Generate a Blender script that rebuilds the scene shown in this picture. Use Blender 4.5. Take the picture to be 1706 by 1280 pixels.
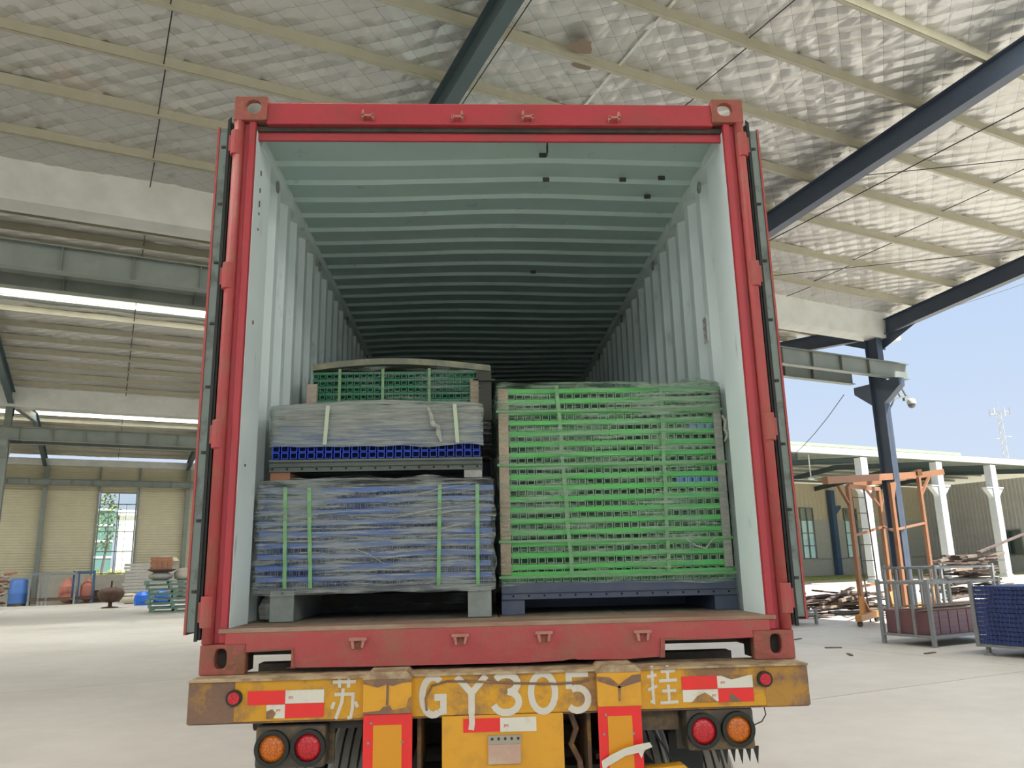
import bpy, math, random
from mathutils import Vector, Matrix, noise

# ------------------------------------------------------------------ clear
for o in list(bpy.data.objects):
    bpy.data.objects.remove(o, do_unlink=True)
scene = bpy.context.scene
COL = scene.collection
PI = math.pi
random.seed(7)

# ------------------------------------------------------------------ camera
CX, CY, CZ = -0.10686, -3.37159, 1.777
cd = bpy.data.cameras.new('camera')
cd.sensor_width = 36.0
cd.lens = 1307.9 / 1706.0 * 36.0
cd.clip_end = 1500
cam = bpy.data.objects.new('camera', cd)
cam.location = (CX, CY, CZ)
cam.rotation_euler = (1.79708, 0.02182, -0.045447)
COL.objects.link(cam)
scene.camera = cam

AL = 0.422                                   # yaw of the hall against the truck
def BW(u, v, z=0.0):                         # hall coordinates (u along the ridge, v away) to world
    return Vector((CX + u*math.cos(AL) - v*math.sin(AL), CY + u*math.sin(AL) + v*math.cos(AL), z))

# ------------------------------------------------------------------ world, sun, exposure
w = bpy.data.worlds.new('sky'); scene.world = w; w.use_nodes = True
nt = w.node_tree; nt.nodes.clear()
tc = nt.nodes.new('ShaderNodeTexCoord'); sep = nt.nodes.new('ShaderNodeSeparateXYZ')
rmp = nt.nodes.new('ShaderNodeValToRGB'); bg = nt.nodes.new('ShaderNodeBackground'); wo = nt.nodes.new('ShaderNodeOutputWorld')
rmp.color_ramp.elements[0].position = 0.0; rmp.color_ramp.elements[0].color = (0.74, 0.83, 0.97, 1)
rmp.color_ramp.elements[1].position = 0.9; rmp.color_ramp.elements[1].color = (0.34, 0.52, 0.88, 1)
e = rmp.color_ramp.elements.new(0.25); e.color = (0.60, 0.75, 0.99, 1)
nt.links.new(tc.outputs['Generated'], sep.inputs[0]); nt.links.new(sep.outputs['Z'], rmp.inputs[0])
nt.links.new(rmp.outputs[0], bg.inputs[0]); nt.links.new(bg.outputs[0], wo.inputs[0])
bg.inputs[1].default_value = 0.355

sl = bpy.data.lights.new('sun', 'SUN'); sl.energy = 5.2; sl.angle = math.radians(1.0); sl.color = (1.0, 0.95, 0.86)
sun = bpy.data.objects.new('sun', sl); COL.objects.link(sun)
SUNV = (BW(0.42, -0.62, 1.15) - BW(0, 0, 0)).normalized()
sun.rotation_euler = SUNV.to_track_quat('Z', 'Y').to_euler(); sun.location = (0, -20, 30)

# area lamps added under the ridge skylights to brighten the floor
for v_, pw in ((5.3, 1500), (16.75+10.955, 1700), (16.75+21.91+10.955, 1700), (-16.2, 1500)):
    al_ = bpy.data.lights.new('skylight_fill', 'AREA'); al_.shape = 'RECTANGLE'; al_.size = 56; al_.size_y = 1.2
    al_.energy = pw; al_.color = (1.0, 0.985, 0.91)
    ao = bpy.data.objects.new('skylight_fill', al_); COL.objects.link(ao)
    ao.location = BW(-5.7, v_, 10.62); ao.rotation_euler = (0, 0, AL)
scene.view_settings.view_transform = 'Standard'
scene.view_settings.look = 'None'
scene.view_settings.gamma = 1.0
scene.view_settings.exposure = 1.42
scene.view_settings.use_curve_mapping = False

# ------------------------------------------------------------------ materials
def new_mat(name):
    m = bpy.data.materials.new(name); m.use_nodes = True
    return m, m.node_tree, m.node_tree.nodes['Principled BSDF']

def mixrgb(nt, fac, a, b):
    n = nt.nodes.new('ShaderNodeMix'); n.data_type = 'RGBA'
    if isinstance(fac, float): n.inputs[0].default_value = fac
    else: nt.links.new(fac, n.inputs[0])
    for sock, val in ((6, a), (7, b)):
        if isinstance(val, (tuple, list)): n.inputs[sock].default_value = (*val[:3], 1)
        else: nt.links.new(val, n.inputs[sock])
    return n.outputs[2]

def noise_out(nt, scale, detail=3, stretch=None, rough=0.55):
    tc = nt.nodes.new('ShaderNodeTexCoord'); mp = nt.nodes.new('ShaderNodeMapping')
    nt.links.new(tc.outputs['Object'], mp.inputs[0])
    if stretch: mp.inputs['Scale'].default_value = stretch
    n = nt.nodes.new('ShaderNodeTexNoise'); n.inputs['Scale'].default_value = scale
    n.inputs['Detail'].default_value = detail; n.inputs['Roughness'].default_value = rough
    nt.links.new(mp.outputs[0], n.inputs['Vector'])
    return n.outputs['Fac']

def ramp(nt, inp, p0, p1, c0=(0, 0, 0), c1=(1, 1, 1)):
    r = nt.nodes.new('ShaderNodeValToRGB'); nt.links.new(inp, r.inputs[0])
    r.color_ramp.elements[0].position = p0; r.color_ramp.elements[0].color = (*c0, 1)
    r.color_ramp.elements[1].position = p1; r.color_ramp.elements[1].color = (*c1, 1)
    return r.outputs[0]

def M(name, col, rough=0.6, metal=0.0, dirt=None, dscale=4, damt=0.5, dlo=0.45, dhi=0.7, bump=0.0, bscale=40,
      stretch=None, spec=None, var=0.12):
    m, nt, b = new_mat(name)
    b.inputs['Roughness'].default_value = rough; b.inputs['Metallic'].default_value = metal
    if spec is not None: b.inputs['Specular IOR Level'].default_value = spec
    n0 = noise_out(nt, 2.3, 4)
    c = mixrgb(nt, n0, tuple(x*(1-var) for x in col), tuple(min(1, x*(1+var)) for x in col))
    if dirt:
        f = ramp(nt, noise_out(nt, dscale, 6, stretch, 0.65), dlo, dhi)
        mu = nt.nodes.new('ShaderNodeMath'); mu.operation = 'MULTIPLY'; mu.inputs[1].default_value = damt
        nt.links.new(f, mu.inputs[0]); c = mixrgb(nt, mu.outputs[0], c, dirt)
    nt.links.new(c, b.inputs['Base Color'])
    if bump:
        bp = nt.nodes.new('ShaderNodeBump'); bp.inputs['Strength'].default_value = bump; bp.inputs['Distance'].default_value = 0.02
        nt.links.new(noise_out(nt, bscale, 4, stretch), bp.inputs['Height']); nt.links.new(bp.outputs[0], b.inputs['Normal'])
    return m

RED = M('red_paint', (0.40, 0.034, 0.046), 0.5, 0, (0.20, 0.06, 0.05), 3.5, 0.5, 0.50, 0.72, 0.15, 25)
REDL = M('red_paint_faded', (0.40, 0.065, 0.065), 0.6, 0, (0.28, 0.13, 0.08), 6, 0.6, 0.45, 0.68, 0.2, 25)
REDR = M('red_paint_rusted', (0.34, 0.085, 0.070), 0.7, 0, (0.20, 0.095, 0.05), 9, 0.85, 0.42, 0.60, 0.5, 30)
PINK = M('worn_pink_metal', (0.44, 0.19, 0.16), 0.7, 0, (0.3, 0.12, 0.08), 20, 0.6)
CWALL = M('container_inner_paint', (0.72, 0.82, 0.82), 0.6, 0, (0.18, 0.16, 0.14), 7, 0.55, 0.60, 0.74, 0.08, 20, (1, 1, 0.35))
CROOF = M('container_roof_paint', (0.44, 0.58, 0.55), 0.5, 0, (0.12, 0.13, 0.11), 9, 0.4, 0.62, 0.74, 0.05, 20)
CFLOOR = M('dusty_plywood_floor', (0.22, 0.18, 0.14), 0.85, 0, (0.33, 0.29, 0.23), 6, 0.7, 0.4, 0.6, 0.2, 50, (1, 0.2, 1))
SILLTOP = M('scuffed_brown_sill', (0.26, 0.13, 0.09), 0.8, 0, (0.40, 0.33, 0.24), 7, 0.8, 0.4, 0.62, 0.3, 40, (0.25, 1, 1))
GASKET = M('black_rubber_gasket', (0.012, 0.016, 0.014), 0.6)
DOOREDGE = M('grey_green_door_edge', (0.20, 0.25, 0.23), 0.5, 0, (0.06, 0.06, 0.05), 9, 0.6, 0.5, 0.65)
YELLOW = M('worn_yellow_paint', (0.62, 0.31, 0.012), 0.55, 0, (0.20, 0.115, 0.07), 3.6, 0.9, 0.50, 0.62, 0.3, 30)
YELLOW2 = M('yellow_paint', (0.70, 0.34, 0.02), 0.5, 0, (0.34, 0.17, 0.04), 5, 0.5, 0.5, 0.7)
RUSTB = M('rusty_brown_steel', (0.21, 0.125, 0.085), 0.8, 0, (0.52, 0.27, 0.03), 6, 0.7, 0.5, 0.62, 0.4, 40)
FLANGE = M('dusty_flange', (0.45, 0.35, 0.21), 0.8, 0, (0.22, 0.13, 0.08), 10, 0.8, 0.45, 0.6, 0.3, 40)
WPAINT = M('white_stencil_paint', (0.62, 0.58, 0.50), 0.7, 0, (0.5, 0.35, 0.17), 14, 0.5, 0.58, 0.72)
RREFL = M('red_reflective_film', (0.80, 0.022, 0.022), 0.35, 0, (0.6, 0.05, 0.03), 8, 0.4)
WREFL = M('white_reflective_film', (0.68, 0.66, 0.57), 0.35, 0, (0.45, 0.40, 0.28), 16, 0.5, 0.55, 0.7)
YREFL = M('amber_reflective_film', (0.68, 0.29, 0.01), 0.35)
def lens(name, c1, c2):
    m, nt, b = new_mat(name)
    v = nt.nodes.new('ShaderNodeTexVoronoi'); v.inputs['Scale'].default_value = 160
    tcn = nt.nodes.new('ShaderNodeTexCoord'); nt.links.new(tcn.outputs['Object'], v.inputs['Vector'])
    f = ramp(nt, v.outputs['Distance'], 0.1, 0.7)
    nt.links.new(mixrgb(nt, f, c1, c2), b.inputs['Base Color']); b.inputs['Roughness'].default_value = 0.22
    bp = nt.nodes.new('ShaderNodeBump'); bp.inputs['Strength'].default_value = 0.4; bp.inputs['Distance'].default_value = 0.003
    nt.links.new(v.outputs['Distance'], bp.inputs['Height']); nt.links.new(bp.outputs[0], b.inputs['Normal'])
    return m
LRED = lens('red_lamp_lens', (0.70, 0.02, 0.03), (0.40, 0.015, 0.02))
LAMB = lens('amber_lamp_lens', (0.72, 0.20, 0.01), (0.45, 0.10, 0.01))
BOXG = M('grimy_lamp_housing', (0.085, 0.075, 0.06), 0.75, 0, (0.30, 0.18, 0.05), 8, 0.6, 0.5, 0.65, 0.2, 30)
RUBBER = M('dusty_tyre_rubber', (0.26, 0.25, 0.22), 0.85, 0, (0.36, 0.34, 0.28), 6, 0.5, 0.45, 0.65, 0.2, 60)
DARK = M('dark_grime_steel', (0.035, 0.033, 0.03), 0.8, 0, (0.12, 0.09, 0.06), 6, 0.5)
BLACK = M('black_void', (0.008, 0.009, 0.011), 0.9)

GREEN = M('bright_green_coating', (0.075, 0.50, 0.075), 0.42, 0, (0.09, 0.33, 0.16), 2.2, 0.7, 0.40, 0.65)
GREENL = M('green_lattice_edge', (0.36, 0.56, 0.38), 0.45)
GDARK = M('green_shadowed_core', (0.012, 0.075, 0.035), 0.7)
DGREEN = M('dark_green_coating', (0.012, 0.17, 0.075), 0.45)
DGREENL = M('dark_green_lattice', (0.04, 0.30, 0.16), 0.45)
BLUE = M('blue_coating', (0.05, 0.145, 0.50), 0.42, 0, (0.08, 0.15, 0.36), 3, 0.6, 0.4, 0.65)
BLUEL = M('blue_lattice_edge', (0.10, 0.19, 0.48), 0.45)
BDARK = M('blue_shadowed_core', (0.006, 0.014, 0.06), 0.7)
VIVID = M('vivid_blue_coating', (0.012, 0.065, 0.60), 0.4)
STRAPG = M('green_plastic_strap', (0.14, 0.36, 0.14), 0.35, 0, (0.25, 0.42, 0.25), 8, 0.4)
STRAPC = M('clear_plastic_strap', (0.42, 0.50, 0.36), 0.3)
CARD = M('worn_cardboard', (0.36, 0.29, 0.21), 0.85, 0, (0.5, 0.42, 0.32), 12, 0.5, 0.45, 0.6, 0.2, 60)
CARDG = M('grey_cardboard', (0.32, 0.32, 0.30), 0.85, 0, (0.45, 0.42, 0.38), 12, 0.5, 0.45, 0.6, 0.2, 60)
GBEAM = M('dark_green_grey_beam', (0.105, 0.13, 0.115), 0.5, 0.2, (0.06, 0.07, 0.06), 7, 0.5)
GSTEEL = M('grey_galvanised_steel', (0.26, 0.30, 0.28), 0.5, 0.3, (0.13, 0.14, 0.12), 7, 0.5)
DSTEEL = M('dark_steel_beam', (0.075, 0.09, 0.10), 0.5, 0.2, (0.12, 0.13, 0.13), 6, 0.5)
BSTEEL = M('blue_grey_beam', (0.07, 0.09, 0.15), 0.5, 0.1, (0.13, 0.14, 0.17), 6, 0.5)

def film(name, col, lo, hi, ang=0.0, sc=3.0, br=(0.33, 0.66)):
    m = bpy.data.materials.new(name); m.use_nodes = True; nt = m.node_tree; nt.nodes.clear()
    out = nt.nodes.new('ShaderNodeOutputMaterial'); mx = nt.nodes.new('ShaderNodeMixShader')
    tr = nt.nodes.new('ShaderNodeBsdfTransparent'); pb = nt.nodes.new('ShaderNodeBsdfPrincipled')
    pb.inputs['Base Color'].default_value = (*col, 1); pb.inputs['Roughness'].default_value = 0.22
    pb.inputs['Specular IOR Level'].default_value = 0.8
    tc = nt.nodes.new('ShaderNodeTexCoord'); mp = nt.nodes.new('ShaderNodeMapping')
    mp.inputs['Rotation'].default_value = (0, ang, 0); mp.inputs['Scale'].default_value = (1.2, 1.0, 22)
    nt.links.new(tc.outputs['Object'], mp.inputs[0])
    n = nt.nodes.new('ShaderNodeTexNoise'); n.inputs['Scale'].default_value = sc; n.inputs['Detail'].default_value = 5; n.inputs['Roughness'].default_value = 0.7
    nt.links.new(mp.outputs[0], n.inputs['Vector'])
    n2 = noise_out(nt, 2.6, 3)
    ad = nt.nodes.new('ShaderNodeMath'); ad.operation = 'MULTIPLY_ADD'; nt.links.new(n2, ad.inputs[0]); ad.inputs[1].default_value = 0.5
    nt.links.new(n.outputs['Fac'], ad.inputs[2])
    sb = nt.nodes.new('ShaderNodeMath'); sb.operation = 'SUBTRACT'; nt.links.new(ad.outputs[0], sb.inputs[0]); sb.inputs[1].default_value = 0.25
    f = ramp(nt, sb.outputs[0], br[0], br[1], (lo,)*3, (hi,)*3)  # pale opaque streaks imitate highlights on the film
    bp = nt.nodes.new('ShaderNodeBump'); bp.inputs['Strength'].default_value = 0.9; bp.inputs['Distance'].default_value = 0.02
    nt.links.new(n.outputs['Fac'], bp.inputs['Height']); nt.links.new(bp.outputs[0], pb.inputs['Normal'])
    nt.links.new(f, mx.inputs[0]); nt.links.new(tr.outputs[0], mx.inputs[1]); nt.links.new(pb.outputs[0], mx.inputs[2])
    nt.links.new(mx.outputs[0], out.inputs[0])
    return m
FILMA = film('stretch_film_hazy', (0.44, 0.49, 0.48), 0.10, 0.72, 0.14, 3.0, (0.40, 0.60))
FILMB = film('stretch_film_thick', (0.37, 0.41, 0.385), 0.38, 0.95, 0.02, 3.0, (0.36, 0.60))
FILMC = film('stretch_film_thin', (0.36, 0.52, 0.38), 0.03, 0.62, -0.07, 3.0, (0.46, 0.64))
FILMD = film('stretch_film_clear', (0.40, 0.46, 0.42), 0.02, 0.55, 0.05, 3.0, (0.50, 0.64))
FILMW = film('gathered_film_rope', (0.55, 0.58, 0.52), 0.5, 0.95, 0.6)

# quilted foil insulation
def foil():
    m, nt, b = new_mat('quilted_foil')
    b.inputs['Metallic'].default_value = 0.55; b.inputs['Roughness'].default_value = 0.36
    tc = nt.nodes.new('ShaderNodeTexCoord'); sp = nt.nodes.new('ShaderNodeSeparateXYZ'); nt.links.new(tc.outputs['Object'], sp.inputs[0])
    folds = []
    def line(a, bb, p, wd):
        m1 = nt.nodes.new('ShaderNodeMath'); m1.operation = 'MULTIPLY'; nt.links.new(sp.outputs['X'], m1.inputs[0]); m1.inputs[1].default_value = a/p
        m2 = nt.nodes.new('ShaderNodeMath'); m2.operation = 'MULTIPLY_ADD'; nt.links.new(sp.outputs['Y'], m2.inputs[0]); m2.inputs[1].default_value = bb/p
        nt.links.new(m1.outputs[0], m2.inputs[2])
        fr = nt.nodes.new('ShaderNodeMath'); fr.operation = 'FRACT'; nt.links.new(m2.outputs[0], fr.inputs[0])
        pp = nt.nodes.new('ShaderNodeMath'); pp.operation = 'PINGPONG'; pp.inputs[1].default_value = 0.5; nt.links.new(m2.outputs[0], pp.inputs[0]); folds.append(pp.outputs[0])
        lt = nt.nodes.new('ShaderNodeMath'); lt.operation = 'LESS_THAN'; nt.links.new(fr.outputs[0], lt.inputs[0]); lt.inputs[1].default_value = wd
        return lt.outputs[0]
    ln = nt.nodes.new('ShaderNodeMath'); ln.operation = 'MAXIMUM'
    nt.links.new(line(0.62, 0.78, 0.34, 0.020), ln.inputs[0]); nt.links.new(line(0.62, -0.78, 0.34, 0.020), ln.inputs[1])
    mu = nt.nodes.new('ShaderNodeMath'); mu.operation = 'MULTIPLY'; nt.links.new(ln.outputs[0], mu.inputs[0]); mu.inputs[1].default_value = 0.6
    base = mixrgb(nt, noise_out(nt, 0.5, 4), (0.42, 0.42, 0.405), (0.60, 0.60, 0.585))
    st = ramp(nt, noise_out(nt, 0.35, 5, None, 0.6), 0.60, 0.72)
    mst = nt.nodes.new('ShaderNodeMath'); mst.operation = 'MULTIPLY'; nt.links.new(st, mst.inputs[0]); mst.inputs[1].default_value = 0.45
    base = mixrgb(nt, mst.outputs[0], base, (0.42, 0.30, 0.20))
    nt.links.new(mixrgb(nt, mu.outputs[0], base, (0.10, 0.10, 0.09)), b.inputs['Base Color'])
    v = nt.nodes.new('ShaderNodeTexVoronoi'); v.feature = 'DISTANCE_TO_EDGE'; v.inputs['Scale'].default_value = 1.6
    mp = nt.nodes.new('ShaderNodeMapping'); mp.inputs['Scale'].default_value = (1, 0.55, 1); mp.inputs['Rotation'].default_value = (0, 0, 0.5)
    nt.links.new(tc.outputs['Object'], mp.inputs[0]); nt.links.new(mp.outputs[0], v.inputs['Vector'])
    vr = ramp(nt, v.outputs['Distance'], 0.0, 0.12)
    bp = nt.nodes.new('ShaderNodeBump'); bp.inputs['Strength'].default_value = 0.35; bp.inputs['Distance'].default_value = 0.02
    nt.links.new(vr, bp.inputs['Height'])
    fa = nt.nodes.new('ShaderNodeMath'); fa.operation = 'MULTIPLY_ADD'; nt.links.new(folds[0], fa.inputs[0]); fa.inputs[1].default_value = 2.2; nt.links.new(folds[1], fa.inputs[2])
    sq = nt.nodes.new('ShaderNodeMath'); sq.operation = 'POWER'; nt.links.new(fa.outputs[0], sq.inputs[0]); sq.inputs[1].default_value = 0.6
    bp3 = nt.nodes.new('ShaderNodeBump'); bp3.inputs['Strength'].default_value = 0.75; bp3.inputs['Distance'].default_value = 0.045
    fm = nt.nodes.new('ShaderNodeMath'); fm.operation = 'MULTIPLY'; nt.links.new(sq.outputs[0], fm.inputs[0]); nt.links.new(ramp(nt, noise_out(nt, 0.9, 3), 0.35, 0.6, (0.25,)*3), fm.inputs[1])
    nt.links.new(fm.outputs[0], bp3.inputs['Height']); nt.links.new(bp.outputs[0], bp3.inputs['Normal']); bp = bp3
    bp2 = nt.nodes.new('ShaderNodeBump'); bp2.inputs['Strength'].default_value = 0.35; bp2.inputs['Distance'].default_value = 0.04
    nt.links.new(noise_out(nt, 2.2, 4), bp2.inputs['Height']); nt.links.new(bp.outputs[0], bp2.inputs['Normal'])
    nt.links.new(bp2.outputs[0], b.inputs['Normal'])
    return m
FOIL = foil()
PURLIN = M('cream_green_purlin', (0.38, 0.365, 0.285), 0.55, 0.1, (0.33, 0.31, 0.22), 2, 0.5)
GUTTER = M('pale_grey_gutter', (0.60, 0.62, 0.60), 0.5, 0.1, (0.45, 0.46, 0.43), 1.2, 0.5)
NAVY = M('slate_blue_steel', (0.055, 0.075, 0.115), 0.4, 0.1, (0.085, 0.105, 0.14), 1.5, 0.4)
FRAMES = M('dark_teal_steel', (0.055, 0.085, 0.095), 0.45, 0.1, (0.09, 0.11, 0.12), 1.5, 0.4)
CRANE = M('grey_green_crane_beam', (0.17, 0.20, 0.185), 0.5, 0.1, (0.25, 0.26, 0.23), 1.5, 0.5)
SIDING = M('cream_siding', (0.50, 0.47, 0.34), 0.55, 0, (0.43, 0.41, 0.29), 0.8, 0.5)
PLASTER = M('grey_plaster', (0.42, 0.41, 0.36), 0.85, 0, (0.33, 0.33, 0.29), 1.5, 0.6, bump=0.2, bscale=8)
CONC = M('dusty_concrete', (0.49, 0.47, 0.435), 0.5, 0, (0.41, 0.39, 0.36), 0.35, 0.7, 0.42, 0.62, 0.06, 30, None, 0.3)
YARD = M('pale_dusty_yard', (0.52, 0.48, 0.38), 0.9, 0, (0.42, 0.40, 0.27), 0.5, 0.8, 0.4, 0.6, 0.5, 4)
GRASS = M('dry_grass_verge', (0.20, 0.27, 0.07), 0.9, 0, (0.40, 0.37, 0.14), 2, 0.8, 0.4, 0.6, 0.8, 20)
def skylight_mat():
    m = bpy.data.materials.new('translucent_roof_panel'); m.use_nodes = True; nt = m.node_tree; nt.nodes.clear()
    out = nt.nodes.new('ShaderNodeOutputMaterial'); mx = nt.nodes.new('ShaderNodeMixShader'); mx.inputs[0].default_value = 0.12
    t = nt.nodes.new('ShaderNodeBsdfTranslucent'); t.inputs[0].default_value = (0.95, 0.96, 0.90, 1)
    tr = nt.nodes.new('ShaderNodeBsdfTransparent'); tr.inputs[0].default_value = (0.9, 0.95, 0.85, 1)
    nt.links.new(t.outputs[0], mx.inputs[1]); nt.links.new(tr.outputs[0], mx.inputs[2]); nt.links.new(mx.outputs[0], out.inputs[0])
    return m
SKYL = skylight_mat()
SKYO = SKYL.copy(); SKYO.name = 'opaque_white_roof_panel'; SKYO.node_tree.nodes['Mix Shader'].inputs[0].default_value = 0.0
def glass_mat(name, tint, fac=0.2):
    m = bpy.data.materials.new(name); m.use_nodes = True; nt = m.node_tree; nt.nodes.clear()
    out = nt.nodes.new('ShaderNodeOutputMaterial'); mx = nt.nodes.new('ShaderNodeMixShader'); mx.inputs[0].default_value = fac
    t = nt.nodes.new('ShaderNodeBsdfTransparent'); t.inputs[0].default_value = (*tint, 1)
    g = nt.nodes.new('ShaderNodeBsdfGlossy'); g.inputs['Roughness'].default_value = 0.05
    nt.links.new(t.outputs[0], mx.inputs[1]); nt.links.new(g.outputs[0], mx.inputs[2]); nt.links.new(mx.outputs[0], out.inputs[0])
    return m
GLASS = glass_mat('window_glass', (0.95, 0.98, 0.97), 0.06)
GLASSG = glass_mat('greenish_window_glass', (0.70, 0.85, 0.75), 0.35)
WHITEC = M('white_painted_column', (0.44, 0.47, 0.50), 0.5, 0, (0.55, 0.55, 0.52), 1.5, 0.4)
CORR = M('grey_corrugated_sheet', (0.58, 0.58, 0.58), 0.5, 0.0, (0.46, 0.46, 0.46), 0.5, 0.5)
BEIGE = M('beige_outer_siding', (0.55, 0.50, 0.38), 0.6)
OUTG = M('grey_outer_render', (0.43, 0.45, 0.42), 0.8)
BLUEST = M('blue_painted_steel', (0.05, 0.10, 0.20), 0.5)
ORANGE = M('orange_painted_steel', (0.25, 0.115, 0.055), 0.5, 0, (0.20, 0.10, 0.06), 3, 0.6)
OCHRE = M('ochre_painted_steel', (0.42, 0.19, 0.05), 0.5, 0, (0.45, 0.2, 0.06), 3, 0.5)
MAROON = M('maroon_sheet', (0.14, 0.07, 0.08), 0.5, 0, (0.18, 0.08, 0.07), 3, 0.5)
CAGE = M('grey_cage_steel', (0.20, 0.22, 0.23), 0.5, 0.1, (0.14, 0.10, 0.07), 5, 0.4)
WOODD = M('weathered_dark_wood', (0.075, 0.05, 0.042), 0.85, 0, (0.17, 0.13, 0.115), 3, 0.7, 0.4, 0.6, 0.3, 30, (1, 6, 6))
WOODL = M('pale_board', (0.24, 0.19, 0.145), 0.85, 0, (0.14, 0.10, 0.08), 3, 0.7, 0.4, 0.6, 0.3, 30, (1, 6, 6))
BRICKM = M('orange_brick', (0.36, 0.16, 0.09), 0.9, 0, (0.5, 0.3, 0.2), 5, 0.5)
PALLETG = M('teal_green_pallet', (0.13, 0.24, 0.20), 0.6, 0, (0.30, 0.36, 0.29), 5, 0.6)
DRUM = M('blue_plastic_drum', (0.06, 0.16, 0.46), 0.4)
BAGB = M('blue_sheet_plastic', (0.01, 0.13, 0.60), 0.35, bump=0.4, bscale=8)
IRON = M('rusty_dark_iron', (0.085, 0.05, 0.035), 0.7, 0.3, (0.15, 0.09, 0.06), 5, 0.5)
LEAF = M('tree_leaves', (0.13, 0.20, 0.04), 0.7, 0, (0.25, 0.30, 0.06), 3, 0.6)
HEDGE = M('yellow_green_hedge', (0.35, 0.33, 0.05), 0.8, 0, (0.5, 0.45, 0.1), 3, 0.6)
GBUILD = M('green_glass_facade', (0.09, 0.19, 0.17), 0.35)
WBUILD = M('white_facade', (0.75, 0.75, 0.72), 0.6)
GREENR = M('pale_green_roof_edge', (0.27, 0.35, 0.25), 0.6)
CABLE = M('black_cable', (0.02, 0.02, 0.022), 0.6)
PLASTW = M('grey_white_plastic', (0.50, 0.50, 0.50), 0.4)
PINKC = M('salmon_cloth', (0.62, 0.25, 0.19), 0.8)
SACK = M('pale_woven_sack', (0.50, 0.46, 0.38), 0.8, bump=0.4, bscale=12)
TYPE = M('red_small_print', (0.6, 0.03, 0.03), 0.5)
TYPEG = M('grey_small_print', (0.2, 0.19, 0.17), 0.6)
STICK = M('pale_sticker', (0.66, 0.68, 0.66), 0.5)
INK = M('dark_ink', (0.05, 0.05, 0.05), 0.6)

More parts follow.
